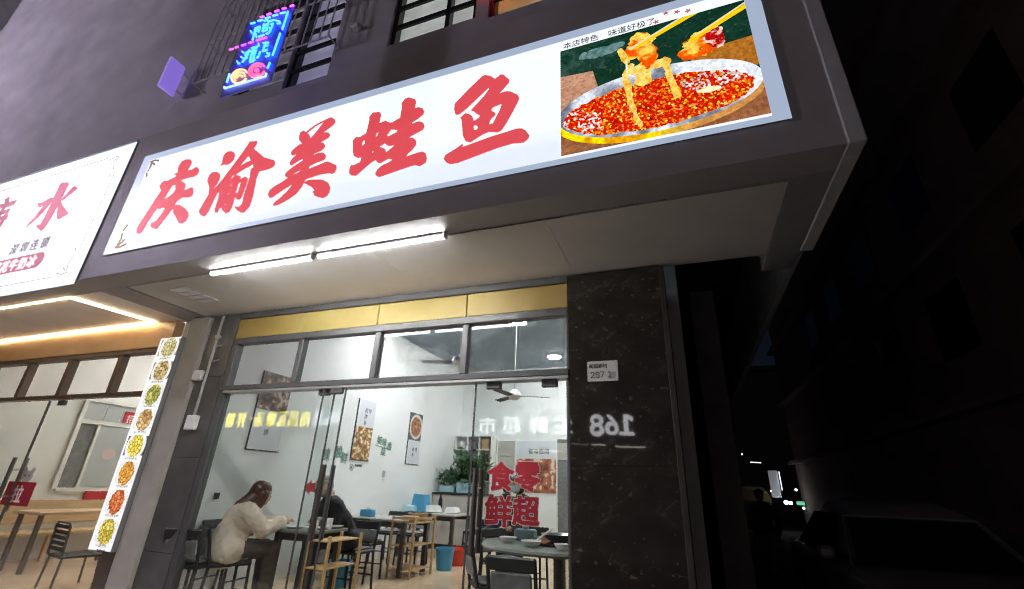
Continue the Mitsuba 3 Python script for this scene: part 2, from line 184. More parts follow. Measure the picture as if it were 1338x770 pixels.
'花': [[[[38,15],[35,20],[45,25],[50,26],[50,53],[57,53],[57,31],[70,37],[82,46],[87,41],[85,38],[57,23],[57,2],[60,0],[82,0],[85,5],[85,14],[88,14],[92,12],[91,0],[89,-4],[84,-7],[57,-7],[54,-6],[52,-5],[50,-1],[50,19],[45,18],[41,15]]],[[[6,71],[29,71],[29,81],[36,81],[36,71],[60,71],[60,80],[61,81],[67,81],[68,80],[68,71],[90,71],[90,64],[68,64],[68,56],[67,55],[60,55],[60,64],[37,64],[36,56],[29,56],[29,64],[6,64]]],[[[5,24],[20,38],[20,40],[27,48],[29,54],[36,52],[33,44],[28,37],[28,-8],[21,-8],[21,27],[19,27],[12,20],[9,20]]]],
'牛': [[[[5,26],[5,33],[45,33],[45,56],[22,56],[12,40],[6,43],[6,46],[9,48],[17,62],[22,78],[29,77],[29,73],[26,67],[26,63],[45,63],[45,80],[46,81],[53,81],[53,63],[86,63],[86,56],[53,56],[53,33],[91,33],[91,26],[53,26],[53,-8],[45,-8],[45,26]]]],
'奶': [[[[31,-5],[31,-3],[35,0],[41,10],[44,19],[44,23],[45,23],[45,27],[46,27],[47,41],[48,42],[49,67],[38,67],[38,74],[78,74],[79,72],[77,67],[77,61],[76,61],[74,46],[89,46],[88,15],[87,15],[87,7],[86,7],[85,-2],[82,-6],[77,-8],[63,-8],[61,-5],[60,0],[62,-1],[76,-1],[79,3],[80,14],[81,15],[81,25],[82,26],[82,38],[65,39],[70,67],[57,67],[54,33],[53,33],[52,22],[51,22],[51,18],[48,9],[43,-1],[37,-8],[35,-8]]],[[[4,-4],[5,-1],[7,-1],[11,4],[14,5],[14,7],[17,9],[20,15],[20,17],[17,20],[15,20],[11,25],[9,25],[6,28],[8,32],[10,44],[11,44],[12,53],[5,54],[4,55],[4,61],[14,61],[17,81],[22,81],[23,80],[23,72],[22,72],[21,61],[37,61],[37,50],[36,49],[35,36],[34,36],[34,31],[32,28],[31,21],[29,18],[34,13],[35,9],[30,5],[29,8],[25,10],[23,5],[19,2],[19,0],[9,-8],[7,-8],[7,-6]],[[14,32],[22,23],[24,23],[28,36],[28,41],[29,41],[30,54],[19,54],[17,40]]]],
'冰': [[[[44,-8],[41,-1],[55,-1],[55,80],[62,80],[62,64],[63,63],[63,58],[67,48],[67,44],[70,44],[73,47],[73,49],[81,56],[81,58],[84,61],[90,58],[90,56],[86,53],[86,51],[74,39],[71,38],[71,35],[74,31],[76,25],[79,23],[79,21],[93,8],[89,3],[87,3],[79,10],[79,12],[75,15],[72,22],[70,23],[65,34],[64,40],[62,40],[62,-4],[57,-8]]],[[[23,7],[23,9],[31,16],[33,21],[35,22],[41,35],[43,46],[44,47],[43,48],[27,48],[27,55],[51,55],[52,52],[51,52],[49,38],[46,29],[43,25],[43,22],[41,21],[39,15],[32,8],[32,6],[28,3],[26,3]]],[[[4,7],[4,9],[8,13],[20,37],[21,37],[26,32],[16,12],[14,11],[12,5],[10,3]]],[[[4,68],[7,71],[7,73],[10,73],[11,71],[19,67],[22,63],[24,63],[25,60],[20,55],[16,60],[14,60],[11,64],[9,64]]]],
'糖': [[[[29,-2],[31,-1],[33,6],[35,8],[36,16],[37,16],[37,22],[38,23],[39,70],[63,70],[63,72],[61,73],[58,79],[63,81],[66,80],[71,70],[91,70],[91,64],[70,63],[70,56],[87,56],[87,44],[92,44],[92,38],[87,38],[87,27],[70,26],[70,19],[87,19],[88,18],[88,-8],[81,-8],[80,-5],[56,-5],[55,-8],[49,-8],[49,19],[64,20],[64,26],[63,27],[49,27],[49,32],[64,32],[63,39],[45,39],[44,19],[43,19],[43,14],[42,14],[42,9],[40,3],[34,-8],[29,-5]],[[55,2],[81,1],[81,13],[55,13]],[[70,33],[81,32],[81,39],[70,39]],[[70,45],[81,44],[81,51],[70,51]],[[50,51],[50,56],[63,56],[64,57],[64,64],[45,63],[45,44],[64,44],[64,51]]],[[[25,57],[28,63],[30,75],[35,74],[36,70],[33,61],[31,59],[30,53],[28,52],[25,53]]],[[[3,10],[3,13],[5,14],[11,26],[11,29],[15,38],[15,40],[4,40],[4,47],[17,47],[17,80],[23,80],[23,47],[35,47],[35,40],[23,40],[24,34],[31,27],[34,21],[29,16],[25,25],[23,25],[23,-9],[17,-9],[17,24],[15,24],[12,14],[8,9],[7,5],[5,6]]],[[[5,69],[5,73],[9,74],[11,71],[13,58],[14,58],[14,53],[12,52],[9,52],[8,54],[7,66]]]],
'本': [[[[4,12],[4,14],[9,16],[21,28],[21,30],[24,32],[28,40],[30,41],[35,52],[34,53],[6,53],[6,60],[44,60],[44,80],[52,80],[52,60],[90,60],[90,53],[61,52],[65,42],[67,41],[71,33],[74,31],[74,29],[85,18],[87,18],[89,15],[92,14],[92,12],[87,7],[84,10],[82,10],[75,17],[74,10],[52,10],[52,-8],[51,-9],[44,-9],[44,10],[22,10],[21,17],[10,7],[8,7],[8,9]],[[53,52],[52,52],[52,17],[74,17],[74,19],[70,22],[70,24],[67,26],[67,28],[61,35]],[[22,18],[22,17],[44,17],[44,52],[42,52],[34,34]]]],
'店': [[[[3,-5],[8,6],[8,10],[10,13],[10,19],[11,20],[12,69],[49,69],[49,72],[45,77],[45,79],[48,80],[52,80],[54,78],[58,69],[91,69],[91,62],[19,62],[19,24],[18,24],[17,11],[10,-8]]],[[[28,-7],[28,27],[49,27],[49,59],[56,59],[56,47],[88,47],[88,41],[87,40],[56,39],[56,27],[83,27],[83,-7],[76,-7],[76,-4],[74,-3],[36,-3],[35,-7]],[[35,4],[76,3],[76,20],[35,20]]]],
'特': [[[[37,44],[37,51],[62,51],[62,63],[43,63],[43,70],[62,70],[62,81],[68,81],[68,70],[88,70],[88,64],[87,63],[68,62],[68,51],[92,51],[92,44],[80,44],[80,33],[91,33],[91,26],[80,26],[80,-4],[79,-6],[74,-8],[61,-8],[59,-3],[59,-1],[73,-1],[73,26],[39,26],[39,33],[73,33],[73,44]]],[[[44,19],[46,22],[50,23],[58,14],[61,7],[59,7],[58,5],[55,5],[52,11],[49,13],[49,15]]],[[[4,40],[6,51],[7,51],[7,57],[8,57],[9,73],[15,72],[14,61],[20,61],[20,80],[27,80],[27,61],[36,61],[36,54],[27,54],[27,32],[37,34],[37,28],[36,27],[27,25],[27,-8],[20,-8],[20,22],[17,22],[8,18],[6,18],[5,21],[5,26],[20,29],[20,54],[13,54],[10,38],[7,38]]]],
'色': [[[[4,48],[6,51],[12,54],[22,63],[22,65],[30,73],[34,81],[40,79],[40,77],[38,75],[38,72],[65,72],[66,70],[68,70],[68,68],[58,54],[83,54],[83,19],[75,19],[74,23],[23,23],[23,4],[25,1],[28,0],[80,0],[84,4],[85,15],[87,15],[89,13],[92,13],[92,6],[89,-2],[86,-5],[80,-7],[27,-7],[21,-5],[18,-2],[16,4],[16,47],[14,47],[10,43],[7,43]],[[52,31],[75,30],[75,47],[52,47]],[[25,58],[24,54],[48,54],[54,60],[57,66],[33,66],[31,65],[31,63]],[[23,31],[46,30],[46,47],[23,47]]]],
'味': [[[[30,2],[31,4],[37,7],[45,15],[45,17],[48,19],[55,31],[55,34],[36,34],[36,41],[59,42],[59,58],[39,58],[39,64],[40,65],[59,65],[59,80],[66,80],[66,65],[87,65],[87,58],[66,58],[66,42],[91,41],[91,34],[70,33],[76,20],[79,18],[82,12],[89,5],[92,4],[92,2],[88,-2],[84,-1],[82,3],[77,7],[77,9],[71,16],[68,24],[67,24],[66,-9],[59,-9],[59,23],[56,22],[54,16],[47,9],[47,7],[37,-2],[34,-3],[33,0]]],[[[7,72],[32,72],[32,15],[14,15],[14,8],[7,8]],[[26,64],[14,65],[14,22],[26,22]]]],
'道': [[[[4,-2],[8,3],[10,3],[12,6],[14,6],[18,10],[18,39],[5,39],[5,46],[25,46],[25,10],[30,5],[36,2],[46,1],[47,0],[75,0],[76,1],[90,1],[92,2],[91,-4],[89,-6],[43,-6],[43,-5],[35,-4],[26,1],[25,3],[22,3],[17,2],[9,-7]]],[[[30,62],[30,68],[45,68],[43,75],[40,77],[40,79],[44,81],[46,81],[48,79],[48,77],[52,73],[51,68],[66,68],[69,72],[72,80],[77,80],[80,79],[80,78],[75,72],[74,68],[91,68],[91,62],[63,62],[60,54],[61,53],[83,53],[83,8],[37,8],[37,53],[53,53],[55,61]],[[44,15],[76,14],[76,22],[44,22]],[[44,28],[76,27],[76,35],[44,35]],[[44,41],[76,40],[76,48],[44,48]]],[[[6,73],[9,76],[12,77],[23,66],[23,64],[26,61],[20,57],[18,61],[14,64],[14,66]]]],
'好': [[[[41,32],[41,39],[63,39],[63,50],[64,52],[66,52],[69,55],[69,57],[77,66],[76,67],[46,67],[46,74],[85,74],[89,71],[89,69],[86,67],[84,62],[71,49],[71,40],[92,39],[92,32],[71,32],[71,-3],[69,-7],[62,-8],[62,-9],[52,-9],[49,-3],[49,-2],[63,-2],[63,32]]],[[[3,-2],[11,2],[18,9],[21,14],[17,20],[15,20],[13,23],[11,23],[6,27],[13,53],[4,54],[4,61],[13,61],[15,62],[17,80],[20,81],[20,80],[24,80],[22,61],[38,61],[41,60],[38,37],[35,30],[35,26],[31,18],[42,7],[42,5],[37,0],[28,10],[26,10],[23,4],[15,-4],[10,-6],[9,-8],[6,-8],[6,-6],[3,-4]],[[15,30],[23,23],[26,23],[32,42],[33,54],[20,54],[16,35],[15,35]]]],
'极': [[[[28,-5],[31,-2],[31,0],[34,2],[41,16],[42,23],[44,26],[44,31],[45,31],[46,44],[47,45],[48,67],[37,67],[37,74],[79,74],[79,70],[78,70],[73,48],[87,48],[89,47],[89,44],[83,25],[80,19],[78,18],[77,14],[75,13],[75,10],[79,5],[91,-1],[92,-4],[88,-8],[86,-8],[79,-4],[69,4],[54,-8],[51,-8],[47,-3],[56,2],[64,10],[64,12],[58,19],[53,31],[52,31],[46,10],[40,-2],[35,-8]],[[54,46],[57,36],[64,22],[67,20],[68,17],[70,17],[78,31],[81,41],[80,42],[64,42],[66,51],[68,54],[69,62],[70,62],[70,67],[55,67],[55,60],[54,59]]],[[[3,18],[12,34],[18,53],[18,55],[6,55],[6,62],[19,62],[19,80],[25,80],[25,62],[36,62],[36,55],[25,55],[25,52],[27,51],[27,49],[29,48],[29,46],[31,45],[31,43],[33,42],[37,35],[32,30],[28,40],[25,41],[25,-9],[19,-9],[19,35],[17,35],[16,29],[8,12],[6,12]]]],
'了': [[[[9,66],[9,73],[81,73],[85,70],[85,68],[71,55],[69,55],[64,50],[62,50],[61,48],[59,48],[52,43],[52,-3],[50,-6],[45,-8],[27,-8],[25,-1],[44,-1],[45,2],[45,47],[59,55],[61,58],[67,61],[70,66]]]],
'新': [[[[44,-3],[50,8],[50,12],[52,17],[52,24],[53,25],[53,71],[74,75],[83,79],[89,73],[79,71],[76,69],[60,66],[60,48],[92,48],[92,41],[81,41],[81,-8],[74,-8],[73,41],[60,41],[59,18],[58,18],[58,12],[57,12],[56,4],[50,-7]]],[[[4,42],[4,48],[16,49],[15,55],[12,61],[14,64],[6,64],[6,70],[24,70],[24,73],[21,77],[21,79],[26,81],[28,80],[32,70],[48,70],[48,64],[42,64],[43,61],[38,49],[50,48],[50,42],[31,42],[31,33],[49,32],[49,26],[31,26],[31,-1],[29,-5],[17,-6],[17,-2],[16,-2],[16,0],[24,0],[24,26],[5,26],[5,32],[24,32],[24,42]],[[18,64],[22,53],[21,48],[31,48],[36,64]]],[[[35,18],[35,20],[38,22],[41,21],[47,10],[46,6],[42,5],[37,17]]],[[[4,6],[9,12],[12,18],[12,21],[13,22],[18,21],[18,17],[11,4],[8,3]]]],
'园': [[[[8,76],[88,76],[88,-9],[81,-9],[80,-4],[16,-4],[15,-9],[8,-9]],[[15,4],[81,3],[81,69],[15,69]]],[[[18,9],[18,11],[24,13],[29,17],[32,22],[34,30],[34,37],[19,37],[19,43],[77,43],[77,37],[59,36],[59,14],[70,14],[72,17],[72,24],[74,22],[77,22],[77,13],[73,8],[56,8],[53,10],[52,13],[51,37],[41,37],[40,25],[38,19],[30,9],[22,5]]],[[[25,54],[25,60],[71,60],[71,54]]]],
'村': [[[[46,53],[46,60],[75,60],[75,80],[82,80],[82,60],[93,60],[93,53],[82,53],[82,-4],[79,-7],[76,-8],[61,-8],[58,-2],[58,-1],[73,-1],[75,0],[75,53]]],[[[49,38],[49,41],[55,43],[66,24],[67,20],[65,18],[60,17],[59,22],[53,34]]],[[[3,15],[3,17],[5,18],[5,20],[7,21],[14,33],[14,36],[18,42],[21,52],[20,53],[5,53],[5,60],[22,60],[22,81],[29,81],[29,60],[43,60],[43,53],[29,53],[29,44],[44,28],[41,25],[41,23],[39,22],[35,27],[35,29],[32,31],[32,33],[29,34],[29,-8],[22,-8],[22,35],[20,35],[20,32],[8,10],[6,10],[6,12]]]],
'南': [[[[6,71],[44,71],[44,81],[52,81],[52,71],[90,71],[90,64],[52,63],[52,54],[85,54],[85,-4],[84,-6],[80,-8],[64,-8],[64,-5],[62,-3],[62,-2],[77,-2],[78,-1],[78,47],[19,47],[18,-8],[11,-8],[11,54],[44,54],[44,63],[6,64]]],[[[24,10],[24,16],[44,16],[44,26],[26,26],[26,32],[36,32],[31,44],[37,45],[42,36],[41,32],[53,32],[57,38],[59,45],[66,44],[60,32],[71,32],[71,26],[51,26],[51,16],[73,16],[73,10],[51,10],[51,-7],[45,-7],[44,-6],[44,10]]]],
'昌': [[[[11,34],[85,34],[85,-8],[84,-9],[77,-9],[76,-4],[20,-4],[19,-9],[12,-9],[11,-8]],[[20,12],[19,2],[77,2],[77,12]],[[20,28],[19,18],[77,18],[77,28]]],[[[19,77],[77,77],[77,42],[19,42]],[[26,49],[69,48],[69,56],[26,56]],[[26,63],[69,62],[69,71],[26,71]]]],
'瓦': [[[[7,67],[7,74],[89,74],[89,67],[36,67],[35,55],[34,54],[35,52],[71,52],[71,1],[73,0],[82,0],[84,1],[85,5],[85,17],[86,17],[92,14],[91,1],[89,-4],[85,-7],[68,-7],[65,-5],[64,-3],[64,45],[34,45],[32,42],[32,36],[31,36],[29,19],[28,19],[26,1],[58,6],[58,-1],[14,-8],[11,0],[15,1],[17,3],[19,8],[22,29],[23,29],[23,35],[24,35],[24,41],[25,41],[25,47],[26,47],[26,53],[27,53],[28,66]]],[[[35,33],[39,37],[42,37],[56,23],[58,18],[54,15],[52,15],[49,18],[49,20]]]],
'罐': [[[[3,53],[10,70],[12,81],[18,80],[17,73],[16,73],[16,69],[36,69],[36,63],[25,62],[25,45],[39,45],[39,39],[25,39],[25,8],[30,8],[31,31],[37,31],[37,25],[39,25],[44,30],[49,39],[49,42],[41,42],[41,61],[63,61],[63,42],[55,42],[56,39],[53,35],[54,33],[67,33],[63,40],[68,42],[68,61],[90,61],[90,42],[70,42],[69,41],[75,33],[91,33],[91,28],[73,28],[73,23],[88,23],[88,18],[73,18],[73,13],[88,12],[88,7],[73,7],[73,2],[93,1],[93,-4],[52,-4],[50,-5],[50,-9],[45,-9],[44,-8],[43,20],[40,17],[37,17],[37,-1],[36,-2],[32,-2],[30,3],[7,-1],[7,32],[12,32],[12,6],[19,7],[19,38],[4,39],[4,45],[19,45],[19,63],[13,63],[11,55],[8,50]],[[73,48],[84,47],[84,56],[73,56]],[[50,2],[67,1],[67,7],[50,7]],[[50,13],[67,12],[67,18],[50,18]],[[50,24],[67,23],[67,28],[50,28]],[[47,48],[58,47],[58,56],[47,56]]],[[[38,68],[38,74],[52,74],[52,81],[58,81],[58,74],[73,74],[73,81],[79,81],[79,74],[92,74],[92,68],[79,68],[79,63],[73,63],[72,68],[58,68],[58,63],[52,63],[52,67],[51,68]]]],
'汤': [[[[30,16],[30,18],[32,18],[40,25],[40,27],[46,33],[49,40],[49,42],[36,41],[34,48],[49,55],[51,58],[56,60],[65,68],[33,69],[33,76],[78,76],[81,73],[81,71],[79,71],[70,62],[68,62],[66,59],[64,59],[59,54],[52,51],[52,50],[90,49],[88,15],[87,15],[86,3],[83,-4],[79,-7],[67,-8],[65,-7],[65,-3],[64,-3],[64,-1],[75,-1],[79,5],[80,17],[81,18],[81,26],[82,27],[83,42],[75,42],[71,29],[60,10],[50,-1],[48,-1],[41,-8],[37,-7],[35,-5],[35,-3],[41,0],[45,5],[47,5],[50,8],[50,10],[55,14],[61,26],[63,27],[63,30],[66,34],[68,42],[57,42],[49,26],[39,15],[34,13]]],[[[9,74],[13,79],[15,79],[29,71],[30,68],[27,64],[25,64],[18,70]]],[[[7,-2],[13,10],[15,11],[16,16],[22,28],[24,28],[28,25],[28,23],[15,-5],[12,-6]]],[[[5,47],[5,49],[8,52],[11,52],[23,45],[25,43],[25,41],[22,37],[20,37],[15,42]]]],
'拌': [[[[34,20],[34,27],[59,27],[59,42],[39,42],[39,49],[59,49],[59,80],[67,80],[67,49],[89,49],[89,42],[67,42],[67,27],[92,27],[92,20],[67,20],[67,-8],[66,-9],[60,-9],[59,-8],[59,20]]],[[[73,54],[80,70],[81,76],[88,75],[88,71],[85,67],[85,64],[80,54],[76,53]]],[[[38,71],[39,74],[42,75],[45,74],[50,63],[52,55],[45,53],[43,62]]],[[[3,26],[4,30],[12,31],[17,34],[17,54],[4,54],[4,61],[17,61],[17,80],[18,81],[24,81],[24,61],[35,61],[35,54],[24,54],[24,35],[35,38],[36,32],[24,28],[24,-5],[22,-7],[20,-8],[11,-8],[11,-9],[8,-8],[6,-2],[17,-2],[17,25],[12,25],[5,22]]]],
'粉': [[[[3,11],[3,13],[8,18],[17,38],[16,40],[4,40],[4,47],[19,47],[19,81],[25,81],[26,80],[27,47],[40,46],[44,50],[47,57],[49,58],[49,61],[53,69],[54,78],[60,78],[61,77],[58,62],[53,51],[47,44],[47,42],[83,42],[74,58],[71,67],[71,71],[70,71],[70,75],[69,75],[69,78],[73,78],[73,79],[76,78],[79,64],[84,54],[93,45],[88,39],[86,41],[84,41],[84,25],[83,24],[82,4],[81,4],[80,-3],[76,-7],[62,-7],[60,-1],[72,-1],[74,2],[75,13],[76,14],[76,25],[77,26],[77,35],[63,35],[61,22],[57,10],[53,3],[50,1],[50,-1],[42,-8],[40,-8],[40,-6],[37,-4],[37,-2],[41,0],[48,8],[54,22],[56,35],[44,35],[44,39],[41,38],[40,42],[39,42],[38,40],[26,40],[26,35],[37,24],[39,19],[36,17],[36,15],[34,15],[30,23],[28,25],[26,25],[26,-8],[19,-8],[19,25],[17,25],[17,22],[8,6],[6,6],[6,8]]],[[[28,53],[31,61],[31,65],[33,68],[33,73],[34,74],[40,73],[37,61],[35,59],[33,52]]],[[[5,71],[6,73],[11,73],[12,66],[14,63],[14,58],[15,58],[15,53],[14,52],[10,52],[9,54],[9,59]]]],
'生': [[[[5,-5],[5,2],[44,2],[44,26],[16,26],[16,33],[44,33],[44,55],[21,55],[18,47],[12,39],[10,39],[8,42],[6,42],[6,45],[9,47],[17,61],[17,64],[20,68],[21,75],[23,79],[30,78],[30,75],[27,66],[25,64],[25,62],[44,62],[44,80],[45,81],[52,81],[52,62],[86,62],[86,55],[52,55],[52,33],[83,33],[83,26],[52,26],[52,3],[91,2],[91,-5]]]],
'鲜': [[[[46,14],[46,20],[47,21],[66,22],[66,35],[50,35],[50,41],[66,41],[66,55],[48,55],[48,61],[72,61],[78,72],[80,79],[87,78],[86,74],[79,61],[91,61],[91,55],[73,55],[73,42],[89,41],[89,35],[73,35],[73,22],[92,21],[92,14],[73,14],[73,-9],[66,-9],[66,14]]],[[[58,63],[52,77],[57,78],[63,67],[63,65]]],[[[5,3],[31,5],[32,6],[45,7],[45,1],[43,0],[19,-2],[18,-3],[10,-3],[10,-4],[5,-3]]],[[[4,52],[4,54],[10,60],[19,81],[25,80],[23,75],[23,72],[40,72],[42,70],[42,68],[39,62],[37,61],[36,57],[43,56],[43,13],[9,13],[9,47]],[[28,20],[38,19],[38,32],[28,32]],[[29,50],[28,38],[30,37],[37,37],[38,39],[38,50]],[[20,66],[15,58],[15,56],[29,56],[30,60],[32,61],[33,66]],[[14,20],[23,19],[23,32],[14,32]],[[14,39],[15,37],[23,37],[23,50],[14,50]]]],
'超': [[[[3,-3],[5,-1],[7,5],[7,10],[8,10],[9,37],[15,37],[16,36],[15,22],[21,10],[22,9],[24,10],[24,44],[5,44],[5,51],[22,51],[22,63],[7,63],[7,69],[22,69],[22,80],[29,80],[29,69],[44,69],[44,63],[29,63],[29,51],[46,51],[46,47],[47,47],[56,55],[60,65],[60,69],[47,70],[47,76],[89,76],[88,53],[87,53],[87,49],[84,45],[82,44],[69,44],[68,50],[78,50],[80,51],[81,61],[82,62],[82,69],[68,70],[66,61],[64,59],[62,52],[51,41],[48,41],[45,44],[30,44],[30,30],[45,30],[45,24],[30,24],[30,5],[35,2],[41,2],[42,1],[93,1],[90,-6],[42,-6],[41,-5],[35,-5],[22,0],[15,8],[13,7],[12,-1],[9,-8],[3,-6]]],[[[50,39],[87,39],[87,9],[50,9]],[[57,16],[80,15],[80,33],[57,33]]]],
'市': [[[[5,59],[5,66],[45,66],[45,70],[42,76],[40,77],[41,80],[44,81],[48,80],[54,66],[91,66],[91,59],[51,59],[51,46],[83,46],[83,9],[82,6],[75,3],[62,3],[59,9],[59,10],[75,10],[75,39],[51,39],[51,-8],[44,-8],[44,39],[22,39],[21,3],[14,3],[14,46],[44,46],[44,59]]]],
'拉': [[[[34,2],[67,2],[69,15],[71,19],[71,24],[72,24],[72,30],[73,30],[73,36],[74,36],[74,42],[75,43],[75,50],[76,51],[83,50],[80,29],[79,29],[79,24],[77,20],[77,15],[76,15],[74,2],[93,2],[93,-5],[34,-5]]],[[[38,63],[61,63],[59,73],[57,76],[57,80],[63,81],[68,66],[62,65],[62,63],[90,63],[90,56],[38,56]]],[[[45,46],[45,49],[49,49],[49,50],[52,49],[56,24],[57,24],[57,17],[58,17],[58,8],[55,7],[51,7],[49,30],[48,30],[48,36],[47,36],[46,46]]],[[[4,28],[5,30],[17,33],[17,54],[5,54],[5,61],[17,61],[17,81],[24,81],[24,61],[34,61],[34,54],[24,54],[24,35],[26,35],[30,37],[35,37],[35,31],[24,28],[24,-5],[20,-8],[9,-9],[7,-3],[7,-2],[17,-2],[17,25],[14,25],[6,22]]]],
'食': [[[[8,45],[4,51],[11,53],[13,55],[16,55],[21,59],[25,60],[26,62],[30,63],[46,78],[47,81],[53,79],[54,78],[53,74],[57,72],[60,68],[62,68],[64,65],[81,56],[93,53],[93,51],[90,49],[89,46],[75,51],[75,22],[80,23],[83,20],[83,18],[68,9],[69,6],[81,0],[84,-4],[80,-8],[78,-8],[65,2],[43,13],[43,15],[46,18],[49,18],[62,12],[71,17],[72,20],[29,20],[28,1],[51,5],[51,-1],[20,-8],[18,-4],[18,-1],[21,3],[21,50],[19,50],[15,47]],[[31,57],[30,54],[45,54],[45,56],[41,62],[48,63],[53,54],[68,55],[59,62],[57,62],[49,70],[41,63],[39,63],[36,59]],[[28,41],[68,40],[68,48],[28,48]],[[29,34],[28,26],[68,26],[68,34]]]],
'零': [[[[4,24],[5,26],[10,26],[34,34],[44,39],[48,43],[51,43],[52,41],[54,41],[53,37],[58,36],[60,34],[70,32],[73,30],[77,30],[77,29],[81,29],[81,28],[85,28],[85,27],[93,26],[89,20],[87,20],[87,21],[75,23],[60,28],[49,34],[46,34],[37,29],[34,29],[27,25],[18,22],[14,22],[11,20],[7,20]]],[[[7,66],[44,66],[43,71],[13,71],[13,76],[83,76],[83,71],[52,71],[51,66],[89,66],[89,49],[82,49],[81,61],[51,61],[51,46],[44,46],[44,61],[14,61],[14,49],[7,49]]],[[[16,15],[16,20],[48,20],[48,22],[42,27],[42,29],[45,31],[47,31],[54,24],[53,20],[77,20],[80,18],[80,16],[76,12],[74,12],[64,4],[58,2],[58,0],[68,-3],[68,-6],[66,-9],[59,-7],[50,-2],[29,4],[28,6],[30,9],[34,9],[47,4],[51,4],[66,12],[67,15]]],[[[56,46],[80,46],[80,41],[56,41]]],[[[56,55],[77,55],[77,51],[56,51]]],[[[16,41],[17,46],[39,46],[39,41]]],[[[19,55],[39,55],[39,51],[19,51]]]],
'招': [[[[35,40],[36,42],[44,46],[49,52],[54,68],[53,69],[38,69],[37,70],[37,76],[88,76],[87,49],[86,49],[85,41],[83,39],[81,38],[67,38],[65,43],[65,44],[77,44],[79,46],[80,59],[81,60],[80,69],[61,69],[57,52],[52,46],[52,44],[40,35]]],[[[40,-8],[40,31],[41,32],[87,32],[87,-8],[80,-8],[79,-4],[48,-4],[47,-9],[41,-9]],[[47,4],[80,3],[80,25],[47,25]]],[[[3,26],[3,30],[7,30],[16,34],[16,54],[4,54],[4,61],[16,61],[16,81],[23,81],[23,61],[35,61],[35,55],[34,54],[23,54],[23,36],[34,38],[34,32],[23,28],[23,-4],[21,-7],[16,-9],[7,-9],[6,-2],[14,-2],[16,-1],[16,25],[12,25],[5,22]]]],
'牌': [[[[38,12],[38,18],[45,18],[42,23],[50,27],[52,30],[54,30],[55,33],[42,34],[42,71],[57,71],[61,81],[68,79],[68,77],[65,73],[65,71],[89,71],[89,34],[64,34],[63,31],[60,29],[60,27],[58,27],[55,23],[48,20],[48,19],[70,18],[70,31],[77,31],[77,18],[92,18],[92,12],[77,12],[77,-8],[76,-9],[71,-9],[70,-8],[70,12]],[[68,42],[67,42],[67,40],[83,40],[83,50],[69,50],[68,49]],[[69,56],[82,55],[83,57],[83,65],[69,65]],[[48,41],[60,40],[62,44],[62,50],[48,50]],[[48,57],[50,55],[62,55],[62,65],[48,65]]],[[[4,-3],[7,4],[8,17],[9,18],[10,79],[16,79],[16,54],[24,54],[25,80],[26,81],[31,81],[32,80],[32,54],[40,54],[40,48],[16,48],[16,34],[35,33],[35,-8],[34,-9],[29,-9],[28,-8],[28,27],[16,27],[14,7],[13,7],[13,2],[12,2],[10,-8],[4,-7]]]],
'美': [[[[4,-3],[6,-1],[16,0],[29,5],[38,13],[39,16],[38,17],[8,17],[8,24],[41,24],[43,26],[42,32],[5,32],[5,38],[44,38],[44,46],[14,46],[14,52],[44,52],[44,61],[9,61],[9,67],[28,67],[27,72],[22,77],[22,79],[28,81],[36,71],[36,67],[58,67],[63,73],[66,81],[68,81],[74,79],[74,78],[70,71],[67,69],[67,67],[87,67],[87,61],[52,61],[51,60],[51,54],[52,52],[82,52],[82,46],[51,46],[51,39],[91,38],[91,32],[51,32],[50,25],[90,24],[90,18],[89,17],[56,16],[63,8],[74,2],[85,0],[85,-1],[91,-1],[91,-4],[88,-8],[79,-7],[64,-1],[63,1],[58,3],[53,8],[50,14],[48,15],[40,4],[38,4],[36,1],[29,-3],[17,-7],[12,-7],[12,-8],[7,-8],[6,-4]]]],
'菜': [[[[4,-2],[4,0],[17,4],[23,7],[24,9],[28,10],[36,17],[6,18],[6,25],[44,25],[45,36],[40,47],[45,49],[47,48],[52,37],[52,35],[47,34],[47,33],[52,32],[52,25],[90,25],[91,24],[91,18],[59,17],[69,9],[79,4],[91,1],[92,-1],[89,-3],[88,-6],[80,-4],[68,2],[67,4],[59,8],[53,14],[52,-8],[51,-9],[44,-9],[43,14],[28,2],[12,-6],[8,-7],[7,-4]]],[[[6,68],[6,74],[28,74],[28,81],[35,81],[37,74],[60,74],[61,81],[67,81],[68,74],[90,74],[90,68],[68,68],[68,60],[78,62],[83,57],[82,55],[63,53],[63,52],[55,52],[54,51],[43,51],[42,50],[10,49],[9,55],[47,57],[48,58],[66,59],[66,61],[60,61],[59,68],[36,68],[36,60],[28,60],[28,68]]],[[[67,31],[67,33],[74,42],[77,50],[80,50],[84,48],[82,42],[80,41],[76,33],[73,31],[73,29]]],[[[13,43],[14,45],[20,46],[21,43],[24,41],[28,32],[24,30],[21,30],[18,38]]]],
